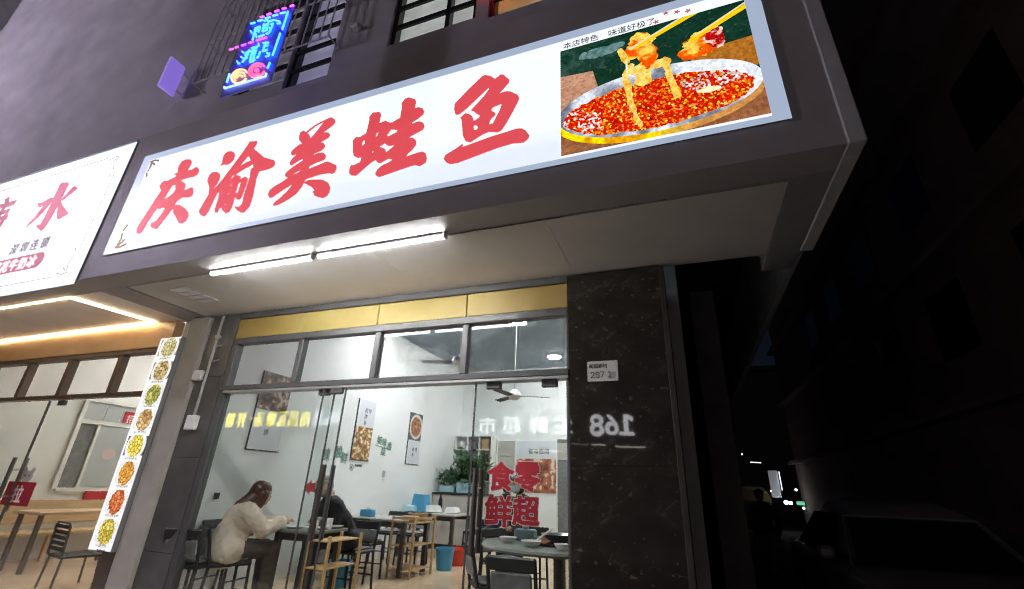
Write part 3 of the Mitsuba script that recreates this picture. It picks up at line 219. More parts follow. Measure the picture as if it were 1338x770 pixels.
'酸': [[[[4,71],[4,77],[43,77],[43,71],[32,70],[32,59],[42,59],[42,-3],[53,0],[64,6],[57,18],[54,18],[50,13],[48,13],[45,16],[45,18],[54,26],[54,28],[59,33],[61,39],[64,40],[68,38],[68,36],[66,34],[66,31],[84,31],[87,30],[86,24],[82,16],[75,7],[79,3],[87,-1],[93,-2],[91,-6],[89,-8],[84,-7],[74,-2],[72,1],[68,2],[65,-1],[50,-8],[46,-8],[46,-6],[43,-4],[42,-7],[37,-7],[36,-2],[11,-2],[11,-8],[6,-8],[6,59],[16,59],[16,70]],[[61,24],[66,14],[69,12],[74,16],[78,24],[61,25]],[[15,26],[11,27],[11,20],[37,20],[37,29],[28,29],[27,30],[27,51],[26,53],[21,53],[20,34]],[[13,15],[11,13],[11,4],[37,4],[37,13],[36,15]],[[37,51],[35,53],[31,53],[31,33],[37,33]],[[22,71],[21,59],[27,59],[27,71]],[[12,52],[11,31],[12,30],[17,38],[17,52],[13,53]]],[[[72,50],[74,53],[77,54],[88,43],[88,41],[92,38],[92,36],[89,33],[87,33],[84,36],[84,38],[79,42],[79,44]]],[[[49,54],[47,61],[49,61],[57,70],[62,80],[66,80],[69,79],[70,77],[63,69],[63,67],[59,64],[59,62],[78,63],[78,65],[72,72],[72,74],[75,76],[78,76],[78,74],[88,61],[90,55],[86,52],[84,52],[81,57],[72,57],[71,56],[62,56],[61,55]]],[[[45,37],[54,45],[54,47],[58,50],[59,53],[65,51],[65,49],[62,47],[62,45],[50,32],[48,32],[45,35]]]],
'辣': [[[[36,0],[36,2],[41,4],[51,13],[51,15],[56,19],[59,24],[59,27],[45,27],[45,54],[63,55],[63,63],[43,63],[43,69],[63,69],[63,81],[70,81],[70,69],[91,69],[91,63],[70,62],[70,54],[89,54],[89,27],[74,26],[75,22],[80,17],[80,15],[86,10],[87,7],[89,7],[93,3],[93,1],[90,-1],[90,-3],[88,-3],[79,6],[77,11],[74,13],[73,17],[71,18],[70,-9],[63,-9],[63,17],[60,16],[60,14],[56,11],[56,9],[43,-3],[39,-4],[39,-2]],[[70,34],[82,33],[82,48],[70,48]],[[52,34],[63,33],[63,48],[52,48]]],[[[4,36],[4,42],[15,43],[13,52],[9,58],[10,60],[13,60],[13,62],[5,62],[5,68],[23,68],[23,71],[19,75],[18,79],[24,81],[24,79],[26,78],[30,71],[29,68],[41,68],[41,62],[34,62],[34,60],[38,60],[39,57],[32,43],[42,42],[42,36],[27,36],[27,26],[41,25],[41,19],[27,19],[26,10],[23,2],[13,-9],[8,-5],[8,-3],[11,-2],[17,5],[20,14],[20,19],[7,19],[7,25],[20,25],[20,36]],[[15,62],[21,48],[21,45],[17,44],[17,42],[26,42],[30,51],[30,54],[32,56],[33,62]]]],
'香': [[[[4,29],[4,31],[7,31],[22,39],[24,42],[30,45],[35,51],[5,52],[5,58],[6,59],[44,59],[44,68],[15,66],[13,72],[51,75],[52,76],[59,76],[59,77],[70,78],[75,80],[79,76],[79,73],[52,69],[52,59],[90,59],[91,58],[91,52],[61,52],[63,48],[65,48],[68,44],[73,42],[74,40],[87,33],[92,32],[92,30],[88,26],[86,26],[80,30],[78,30],[78,-8],[70,-8],[69,-5],[28,-5],[26,-9],[20,-9],[20,30],[18,30],[17,28],[11,25],[8,25]],[[23,33],[22,30],[76,31],[70,36],[68,36],[66,39],[64,39],[60,44],[58,44],[53,49],[52,33],[44,33],[43,50],[33,39],[31,39],[28,35]],[[27,2],[70,1],[70,10],[27,10]],[[27,16],[70,15],[70,24],[27,24]]]],
'n1': [[[[10,7],[11,8],[29,9],[29,61],[24,59],[14,50],[12,50],[12,59],[19,65],[24,67],[26,70],[38,70],[38,8],[53,8],[54,7],[54,0],[10,0]]]],
'n6': [[[[9,17],[10,31],[16,43],[23,51],[23,53],[25,54],[25,56],[27,57],[27,59],[35,70],[44,70],[44,68],[37,60],[37,58],[30,50],[26,43],[37,43],[37,42],[41,42],[45,40],[50,35],[53,29],[53,23],[54,22],[53,14],[50,8],[44,2],[40,0],[26,-1],[17,3],[14,6]],[[18,17],[19,13],[24,8],[27,7],[36,7],[43,12],[45,17],[45,26],[41,33],[39,33],[38,35],[27,36],[20,31],[18,27]]]],
'n7': [[[[9,70],[54,70],[54,61],[23,0],[15,0],[14,2],[44,62],[9,62]]]],
'n8': [[[[7,14],[7,23],[9,28],[13,33],[15,33],[16,35],[19,35],[19,36],[12,42],[10,46],[9,52],[10,52],[10,58],[12,62],[17,67],[24,70],[30,70],[30,71],[38,70],[45,67],[50,62],[52,58],[52,46],[50,42],[44,36],[51,31],[51,29],[54,26],[55,14],[53,9],[47,3],[41,0],[25,-1],[15,3],[9,9]],[[16,15],[17,12],[20,9],[24,7],[38,7],[45,12],[46,15],[46,24],[42,29],[38,31],[27,32],[20,29],[17,26],[16,23]],[[18,48],[19,45],[25,40],[37,40],[42,44],[44,48],[44,55],[40,61],[35,63],[27,63],[22,61],[20,59],[18,54]]]],
'n2': [[[[9,0],[9,7],[21,18],[21,20],[39,38],[44,48],[44,54],[43,57],[38,62],[35,63],[27,63],[22,61],[18,55],[18,50],[9,50],[10,58],[15,65],[21,69],[30,70],[30,71],[41,69],[49,63],[52,57],[52,51],[53,51],[52,44],[47,35],[43,32],[43,30],[31,19],[31,17],[23,9],[53,8],[53,0]]]],
'n5': [[[[9,12],[9,17],[17,17],[19,11],[21,9],[26,7],[36,7],[43,13],[45,19],[44,29],[41,34],[37,37],[26,38],[18,34],[10,35],[13,69],[14,70],[50,70],[50,62],[21,62],[20,48],[19,47],[19,43],[32,46],[32,45],[41,44],[48,39],[53,30],[53,24],[54,23],[53,15],[49,7],[39,0],[25,-1],[25,0],[21,0],[17,2],[15,5],[13,5]]]],
'n4': [[[[6,14],[6,22],[8,23],[10,29],[12,30],[14,36],[16,37],[18,43],[20,44],[22,50],[24,51],[33,69],[34,70],[42,70],[42,67],[40,66],[29,44],[27,43],[21,30],[19,29],[17,22],[39,22],[39,44],[47,44],[48,43],[48,22],[57,22],[57,14],[48,14],[48,0],[39,0],[39,14]]]],
'n.': [[[[7,8],[11,12],[16,12],[20,8],[20,3],[16,-1],[11,-1],[7,3]]]],
'nA': [[[[3,3],[6,8],[8,17],[10,19],[13,31],[15,33],[17,42],[19,44],[27,69],[28,70],[38,70],[42,57],[44,55],[46,46],[48,44],[49,38],[51,36],[53,27],[55,25],[57,16],[62,6],[63,-1],[55,-1],[54,0],[47,19],[18,19],[12,0],[11,-1],[3,-1]],[[31,54],[22,27],[44,27],[34,56],[34,60],[32,60],[31,58]]]],
'neon': {"cyan":[[[-2.545,4.649],[-2.551,4.753]],[[-2.092,4.652],[-2.085,4.715]],[[-2.082,4.796],[-2.078,5.06]],[[-2.069,5.101],[-2.071,5.331]],[[-2.52,5.366],[-2.463,5.358]],[[-2.433,5.363],[-2.368,5.352]],[[-2.343,5.358],[-2.281,5.352]],[[-2.255,5.353],[-2.193,5.346]],[[-2.164,5.347],[-2.101,5.332]],[[-2.482,5.257],[-2.455,5.22]],[[-2.41,5.112],[-2.419,5.206],[-2.432,5.266],[-2.372,5.269],[-2.369,5.193]],[[-2.411,5.227],[-2.365,5.224]],[[-2.398,5.189],[-2.37,5.128]],[[-2.322,5.117],[-2.288,5.127]],[[-2.344,5.324],[-2.3,5.327]],[[-2.34,5.264],[-2.271,5.259]],[[-2.332,5.285],[-2.32,5.181]],[[-2.286,5.308],[-2.272,5.194]],[[-2.327,5.225],[-2.273,5.219]],[[-2.32,5.181],[-2.259,5.177]],[[-2.347,5.127],[-2.279,5.124]],[[-2.266,5.29],[-2.22,5.287]],[[-2.242,5.239],[-2.212,5.238]],[[-2.22,5.287],[-2.183,5.263],[-2.138,5.235],[-2.121,5.204],[-2.16,5.212]],[[-2.244,5.199],[-2.215,5.154],[-2.234,5.121],[-2.259,5.128]],[[-2.213,5.218],[-2.221,5.148]],[[-2.513,4.889],[-2.483,4.847],[-2.466,4.848]],[[-2.492,5.0],[-2.468,4.974]],[[-2.484,4.933],[-2.451,4.905]],[[-2.438,4.846],[-2.415,4.907],[-2.414,4.969],[-2.397,4.987]],[[-2.442,4.964],[-2.397,4.963]],[[-2.438,4.931],[-2.393,4.93]],[[-2.431,4.89],[-2.394,4.891]],[[-2.386,4.998],[-2.31,4.992]],[[-2.379,4.956],[-2.309,4.945]],[[-2.35,4.913],[-2.306,4.912]],[[-2.361,4.988],[-2.345,4.834]],[[-2.324,4.99],[-2.306,4.804]],[[-2.344,4.811],[-2.284,4.827]],[[-2.317,5.034],[-2.296,4.995]],[[-2.258,5.011],[-2.185,4.99]],[[-2.235,4.962],[-2.182,4.957]],[[-2.224,4.998],[-2.223,4.903]],[[-2.228,4.898],[-2.171,4.899]],[[-2.253,4.907],[-2.255,4.846],[-2.274,4.838]],[[-2.165,4.812],[-2.13,4.814],[-2.13,4.837],[-2.165,4.858]]],"white":[[[-2.558,4.606],[-2.546,4.581],[-2.083,4.559],[-2.085,4.594]]],"pink":[[[-2.417,5.407],[-2.368,5.397]],[[-2.34,5.408],[-2.285,5.4]],[[-2.249,5.407],[-2.196,5.403]],[[-2.159,5.403],[-2.112,5.396]],[[-2.068,5.397],[-2.023,5.389]],[[-2.683,5.097],[-2.633,5.089]],[[-2.611,5.094],[-2.571,5.091]],[[-2.531,5.087],[-2.48,5.086]],[[-2.447,5.086],[-2.392,5.08]],[[-2.355,5.082],[-2.301,5.076]],[[-2.287,5.078],[-2.234,5.073]]],"yellow":[[[-2.331,4.691],[-2.353,4.717],[-2.379,4.738],[-2.409,4.754],[-2.439,4.763],[-2.466,4.763],[-2.489,4.756],[-2.504,4.74],[-2.51,4.719],[-2.507,4.694],[-2.495,4.667],[-2.476,4.64],[-2.45,4.617],[-2.422,4.599],[-2.392,4.588],[-2.364,4.584],[-2.34,4.588],[-2.322,4.6],[-2.312,4.618]],[[-2.343,4.65],[-2.349,4.669],[-2.362,4.688],[-2.38,4.705],[-2.401,4.718],[-2.423,4.726],[-2.443,4.727],[-2.459,4.721],[-2.47,4.71],[-2.473,4.693],[-2.469,4.675],[-2.458,4.655],[-2.441,4.637]],[[-2.373,4.655],[-2.379,4.667],[-2.389,4.677],[-2.402,4.685],[-2.414,4.689],[-2.425,4.688],[-2.433,4.683],[-2.437,4.674],[-2.435,4.664]]],"rose":[[[-2.138,4.69],[-2.159,4.716],[-2.186,4.737],[-2.216,4.753],[-2.245,4.761],[-2.272,4.76],[-2.293,4.751],[-2.307,4.734],[-2.311,4.711],[-2.306,4.685],[-2.292,4.657],[-2.271,4.631],[-2.245,4.61],[-2.216,4.594],[-2.187,4.586],[-2.16,4.586],[-2.139,4.594],[-2.125,4.61],[-2.119,4.631]],[[-2.18,4.703],[-2.199,4.717],[-2.219,4.726],[-2.239,4.73],[-2.256,4.728],[-2.269,4.72],[-2.276,4.707],[-2.277,4.69],[-2.271,4.672],[-2.259,4.653],[-2.242,4.637],[-2.223,4.624],[-2.202,4.617],[-2.184,4.615],[-2.168,4.619]],[[-2.197,4.67],[-2.206,4.682],[-2.219,4.688],[-2.229,4.685],[-2.231,4.674],[-2.222,4.662],[-2.209,4.656],[-2.198,4.659],[-2.197,4.67]]]}}
def glyph(k, s=1.0):
    g = unary_union([Polygon(q[0], q[1:]).buffer(0) for q in DATA[k]])
    return affinity.scale(g, .001, .001, origin=(0, 0)) if k.startswith('brush_') else g
def text(chars, x, z, size, adv=1.0, fat=0.0, sx=1.0):
    out = []
    for i, ch in enumerate(chars):
        if ch == ' ': continue
        g = affinity.scale(glyph(ch, 0), size / 96 * sx, size / 96, origin=(0, 0))
        if fat: g = g.buffer(fat)
        out.append(affinity.translate(g, x + i * adv * size, z))
    return out
def hmirror(g, x0): return affinity.scale(g, -1, 1, origin=(x0, 0))

# ================================================================ the setting
FL = 0.30                                             # shop floor above the road
struct('street', bx(-60, 60, -60, 90, -.3, 0), 'm_asphalt', 'dark asphalt of the street and of the side alley')
pv = []
struct('pavement', bx(-30, .95, -2.6, -.35, 0, .12), 'm_paving', 'paved footway in front of the shops')
for i in range(12):
    x0 = -5.2 + i * .5
    for j in range(4):
        k = free('pavement__slab'); scene[k] = ply(rbx(x0 + .004, x0 + .496, -2.55 + j * .54, -2.02 + j * .54, .10, .134 + .002 * ((i + j) % 3), .004), 'm_paving')
struct('doorstep', bx(-9.2, .76, -.35, -.02, 0, FL - .03), 'm_paving', 'grey step below the shop fronts')
struct('shop_floor', bx(-4.58, .7, -.02, 7.4, .1, FL), 'm_tile', 'beige tiled floor of the restaurant')
struct('snack_shop_floor', bx(-8.7, -4.85, -.02, 6.0, .1, FL), 'm_tile', 'pale floor of the shop next door')

# ---- the building that carries both shops
BL = thing('shop_building', 'grey plastered building above the lit signs with barred windows and a corner trim', 'building')
WF = -1.232                                            # face of the upper wall and fascia
wins = [(-1.39, -.50, 5.25, 6.55), (-2.60, -2.04, 5.12, 6.6), (-.38, .62, 5.19, 6.4), (-3.30, -2.62, 5.25, 6.6)]
wall = Polygon([(-10.95, 5.05), (1.79, 5.05), (1.79, 12), (-10.95, 12)]).difference(unary_union([Polygon([(a, c), (b, c), (b, d), (a, d)]) for a, b, c, d in wins]))
part(BL, 'upper_wall', onfront(wall, WF + .24, .24), 'm_wall')
part(BL, 'fascia', cat(bx(-10.95, -4.62, WF, WF + .23, 3.28, 5.05), bx(-4.62, 1.79, WF, WF + .23, 3.28, 5.05)), 'm_fascia')
part(BL, 'corner_trim', cat(rbx(1.79, 1.875, WF - .012, WF + .10, 3.272, 12), rbx(1.79, 1.875, WF + .10, 0.0, 3.272, 3.36), bx(1.80, 1.86, WF + .1, 7.8, 3.36, 12)), 'm_trim', label='pale metal strip up the outer corner')
part(BL, 'party_floor', bx(-10.95, 1.8, WF + .23, 7.9, 4.45, 4.75), 'm_dull')
part(BL, 'rear_wall', bx(-10.95, 1.8, 7.9, 8.1, 0, 12), 'm_dull')
part(BL, 'roof', bx(-10.95, 1.8, WF + .24, 7.9, 11.8, 12), 'm_dull')
part(BL, 'side_wall', bx(1.0, 1.2, .62, 7.9, 0, 3.28), 'm_darkwall')
part(BL, 'edge_pilaster', bx(-11.35, -10.95, WF - .25, WF + .5, 0, 13), 'm_trim')
for i, (a, b, c, d) in enumerate(wins):
    w = part(BL, 'window', cat(bx(a, a + .045, WF + .04, WF + .10, c, d), bx(b - .045, b, WF + .04, WF + .10, c, d), bx(a + .045, b - .045, WF + .04, WF + .10, c, c + .04), bx(a + .045, b - .045, WF + .04, WF + .10, d - .04, d)), 'm_blackmetal')
    if i in (0, 2):
        mx = (-.80, .14)[i // 2]
        part(w, 'mullion', bx(mx - .022, mx + .022, WF + .035, WF + .095, c + .04, d - .04), 'm_blackmetal')
    for j in range(5):
        z = c + .24 + j * .265
        if z < d - .06: part(w, 'bar', bx(a + .03, b - .03, WF + .012, WF + .034, z - .025, z + .025), 'm_blackmetal')
    lit = [(.30, .32, .30), (.13, .13, .20), (.26, .13, .035), (.02, .02, .03)][i]
    def glow(p, n, uv, lit=lit):
        return mi.Color3f(lit) * (.75 + .5 * fbm(p.x * 9, p.z * 14, 1, 3))
    part(w, 'pane', quadf(a + .045, b - .045, WF + .105, c + .04, d - .04), 'm_white', em=emit(proc(glow) if i in (0, 2) else lit, .02), uv=UV01)
# soffits: beige panels with joints; dark beam at the front, dark strip between the bays
part(BL, 'edge_beam', cat(bx(-4.36, 1.57, WF + .23, -.965, 3.28, 3.42), bx(1.57, 1.79, WF + .23, .3, 3.282, 3.42), bx(-10.9, -4.75, WF + .23, -.965, 3.28, 3.42)), 'm_soffit_dark')
part(BL, 'soffit_strip', bx(-4.75, -4.36, WF + .23, .0, 3.285, 3.42), 'm_soffit_dark', label='dark strip between the two shop ceilings')
xs = [-4.355, -2.90, -1.42, .06, 1.565]
for a, b in zip(xs[:-1], xs[1:]):
    part(BL, 'soffit_panel', rbx(a + .0008, b - .0008, -.963, .02, 3.29, 3.33, .0015), 'm_soffit')
xs = [-8.95, -7.55, -6.15, -4.755]
for a, b in zip(xs[:-1], xs[1:]):
    part(BL, 'soffit_panel', rbx(a + .0008, b - .0008, -.963, .02, 3.29, 3.33, .0015), 'm_soffit')
part(BL, 'soffit_grille', cat([bx(-3.95 + .0, -3.72, -.80 + j * .10, -.73 + j * .10, 3.278, 3.289) for j in range(4)]), 'm_white', label='small white vent slats in the shop ceiling')

# ---- piers
PR = thing('marble_pier', 'dark polished marble pier with the house number plate to the right of the glass front', 'pillar')
zz = [.0, .86, 1.72, 2.56, 3.28]
for z0, z1 in zip(zz[:-1], zz[1:]):
    part(PR, 'slab', rbx(.004, .757, -.045, .62, z0 + .0004, z1 - .0004, .0012), 'm_marble')
part(PR, 'edge_strip', rbx(.757, .80, -.05, .60, 0, 3.27, .004), 'm_darkwall', label='thin metal strip down the outer edge')
PL = thing('dark_pier', 'dark grey pier with a conduit pipe between the two shops', 'pillar')
part(PL, 'core', bx(-4.57, -3.835, -.02, .06, 0, 3.28), 'm_darkpier')
for z0, z1 in zip(zz[:-1], zz[1:]):
    part(PL, 'slab', rbx(-4.245, -3.835, -.05, -.02, z0 + .002, z1 - .002, .003), 'm_darkpier')
part(PL, 'beige_band', rbx(-4.56, -4.25, -.09, -.02, 0, 3.275, .006), 'm_beige', label='beige plaster band beside the lit menu strip')
cd = thing('conduit', 'thin grey conduit pipe with switch boxes running down the dark pier', 'pipe')
part(cd, 'pipe', cat(cyl((-4.06, -.075, 2.14), (-4.06, -.075, 3.27), .014), cyl((-4.06, -.075, 2.9), (-3.95, -.075, 2.9), .006), cyl((-4.06, -.075, 2.72), (-3.93, -.075, 2.74), .006)), 'm_plastic_grey', smooth=30)
part(cd, 'junction_box', rbx(-4.13, -3.99, -.105, -.05, 1.99, 2.14, .008), 'm_white')
part(cd, 'junction_box', rbx(-4.25, -4.12, -.10, -.05, 2.52, 2.63, .008), 'm_white')
part(cd, 'clip', rbx(-4.09, -4.03, -.092, -.05, 3.0, 3.03, .003), 'm_plastic_grey')

# ---- restaurant interior shell
def shell(name, mesh, m, label):
    one(name, mesh, m, label, 'wall')
shell('room_wall', bx(-4.78, -4.58, -.0, 7.6, 0, 4.45), 'm_indoor', 'long white side wall of the restaurant hung with food posters')
shell('room_wall', bx(-4.58, .9, 7.4, 7.6, 0, 4.45), 'm_indoor', 'white rear wall of the restaurant behind the shelf and plants')
shell('room_wall', bx(.70, .9, .63, 7.4, 0, 4.45), 'm_indoor', 'white wall hidden behind the marble pier')
struct('ceiling', bx(-4.58, .7, .02, 7.4, 4.39, 4.45), 'm_ceiling', 'grey blue ceiling of the restaurant')
scene['ceiling__front_drop'] = ply(bx(-4.58, .7, .03, .12, 3.30, 4.39), 'm_ceiling')
# ---- glass front of the restaurant
SF = thing('shop_facade', 'grey metal shop front with four upper panes under yellow panels', 'shop front')
part(SF, 'head_frame', cat(rbx(-3.83, .0, -.045, .045, 2.915, 2.985), rbx(-3.83, .0, -.05, .05, 3.215, 3.285)), 'm_frame')
part(SF, 'transom_bar', rbx(-3.83, .0, -.055, .045, 2.398, 2.452), 'm_frame')
part(SF, 'track', rbx(-3.76, -.002, -.06, .05, 2.372, 2.396, .003), 'm_alu', label='bright metal sliding door track')
part(SF, 'side_frame', rbx(-3.832, -3.752, -.044, .044, FL, 2.914), 'm_frame')
part(SF, 'side_frame', rbx(-.022, .002, -.03, .03, FL, 2.914), 'm_frame')
for x in (-.955, -1.905, -2.855): part(SF, 'mullion', rbx(x - .032, x + .032, -.04, .04, 2.453, 2.914), 'm_frame')
xs = [-3.75, -2.855, -1.905, -.955, -.02]
for a, b in zip(xs[:-1], xs[1:]): part(SF, 'upper_pane', bx(a + .03, b - .03, -.003, .003, 2.45, 2.918).slice_plane((0, 0, 0), (0, -1, 0)), 'm_fogged' if a > -2 else 'm_clear')
xs = [-3.83, -2.90, -1.938, -.962, -.002]
for a, b in zip(xs[:-1], xs[1:]): part(SF, 'yellow_panel', rbx(a + .003, b - .003, -.035, .03, 2.988, 3.212, .004), 'm_yellow')
def pane(x0, x1, y, z0, z1): return trimesh.Trimesh([(x0, y, z0), (x1, y, z0), (x1, y, z1), (x0, y, z1)], [(0, 1, 2), (0, 2, 3)], process=False)
def leaf(x0, x1, y, lab, handle=None, clamps=(), notice=None):
    d = thing('glass_door', lab, 'glass door')
    part(d, 'pane', pane(x0, x1, y, FL + .02, 2.372), 'm_glass')
    part(d, 'edge', cat([bx(x - .006, x + .006, y - .006, y + .006, FL + .02, 2.37) for x in (x0, x1)]), 'm_frame')
    for c in clamps: part(d, 'clamp', rbx(c - .065, c + .065, y - .022, y + .022, 2.315, 2.375), 'm_frame')
    if handle is not None:
        h = part(d, 'handle', cat(cyl((handle, y - .06, 1.08), (handle, y - .06, 1.68), .021, 12), cyl((handle, y + .06, 1.08), (handle, y + .06, 1.68), .021, 12)), 'm_handle', smooth=30)
        part(h, 'post', cat([cyl((handle, y - .06, z), (handle, y + .06, z), .011) for z in (1.25, 1.54)]), 'm_steel', smooth=30)
    return d
leaf(-3.752, -2.33, .0, 'fixed glass panel at the left end of the restaurant front', None, (-2.45,))
leaf(-2.42, -2.16, -.05, 'sliding glass door with long steel handle pushed left of the opening', -2.20, (-2.26,))
dr_ = leaf(-.83, -.024, .0, 'glass door panel with red lettering beside the marble pier', -.755, (-.66, -.17))

# ---- shop next door
NF = thing('snack_shop_facade', 'dark framed glass front of the shop next door below an orange header', 'shop front')
part(NF, 'header', rbx(-8.9, -4.86, -.06, .05, 2.965, 3.285), 'm_header')
part(NF, 'head_frame', rbx(-8.9, -4.80, -.05, .05, 2.905, 2.96), 'm_frame_brown')
part(NF, 'transom_bar', rbx(-8.9, -4.80, -.05, .05, 2.39, 2.44), 'm_frame_brown')
part(NF, 'side_frame', rbx(-4.86, -4.58, -.03, .05, FL, 2.904), 'm_frame_brown')
for x in (-5.71, -6.71, -7.62, -8.55): part(NF, 'mullion', rbx(x - .04, x + .04, -.045, .045, 2.441, 2.904), 'm_frame_brown')
for a, b in zip((-8.55, -7.62, -6.71, -5.71), (-7.62, -6.71, -5.71, -4.86)): part(NF, 'upper_pane', pane(a + .04, b - .04, 0, 2.44, 2.905), 'm_clear')
d = leaf(-6.86, -4.87, .0, 'glass door panel of the shop next door behind the lit menu strip', None, (-6.6,))
d = leaf(-8.7, -6.78, -.05, 'left glass door of the shop next door with long steel handle', -6.86, ())
part(NF, 'jamb', bx(-8.95, -8.7, -.05, .1, 0, 3.28), 'm_frame_brown')
shell('room_wall', bx(-8.9, -8.7, .1, 6, 0, 4.4), 'm_indoor', 'white side wall of the shop next door with a serving window')
shell('room_wall', bx(-8.7, -4.78, 6, 6.2, 0, 4.4), 'm_indoor', 'white rear wall of the shop next door')
shell('room_wall', bx(-4.86, -4.79, .06, 6, 0, 4.4), 'm_indoor', 'white wall of the shop next door backing onto the restaurant')
struct('snack_shop_ceiling', bx(-8.7, -4.86, .06, 6, 4.2, 4.3), 'm_white', 'white ceiling of the shop next door')

# ================================================================ lamps under the canopies
def tubelamp(x0, x1, y, z, lab, rad=175.0, w=1.0, up=True, group=None):
    k = thing('tube_lamp', lab, 'tube lamp', group)
    part(k, 'tube', cyl((x0 + .021, y, z), (x1 - .021, y, z), .021, 16), 'm_white', em=emit((rad, rad * .985, rad * .93), w))
    part(k, 'batten', rbx(x0 + .0215, x1 - .0215, y - .024, y + .024, z + .004, z + .0235, .002), 'm_white')
    part(k, 'end_cap', rbx(x0, x0 + .02, y - .0235, y + .0235, z - .022, z + .0235), 'm_white'); part(k, 'end_cap', rbx(x1 - .02, x1, y - .0235, y + .0235, z - .022, z + .0235), 'm_white')
    return k
tubelamp(-3.10, -1.925, -1.005, 3.256, 'left of the two white tube lamps under the restaurant canopy')
tubelamp(-1.885, -.69, -1.005, 3.256, 'right of the two white tube lamps under the restaurant canopy')
LED = [(-8.9, -.955, 3.272), (-5.27, -.955, 3.272), (-5.19, -.10, 3.272), (-8.9, -.08, 3.272)]
one('light_strip', tube(LED, .011, 8), 'm_white', 'warm white light strip in an angular loop under the canopy of the shop next door', 'light strip', em=emit((13, 9.2, 5.2), .7))
# ---------------------------------------------------------------- lamp added out of view at left, brightens the wall in place of lens glare
sl = thing('added_lamp', 'added globe lamp beyond the left edge that brightens the upper wall', 'added lamp')
part(sl, 'pole', cyl((-11.2, -5.3, 0), (-11.2, -5.3, 6.3), .07, 14, .05), 'm_plastic_grey', smooth=30)
part(sl, 'collar', cyl((-11.2, -5.3, 6.3), (-11.2, -5.3, 6.42), .11, 16), 'm_plastic_grey')
part(sl, 'globe', sph((-11.2, -5.3, 6.62), .21, 3), 'm_white', em=emit((470, 430, 570), 1.2), smooth=True)

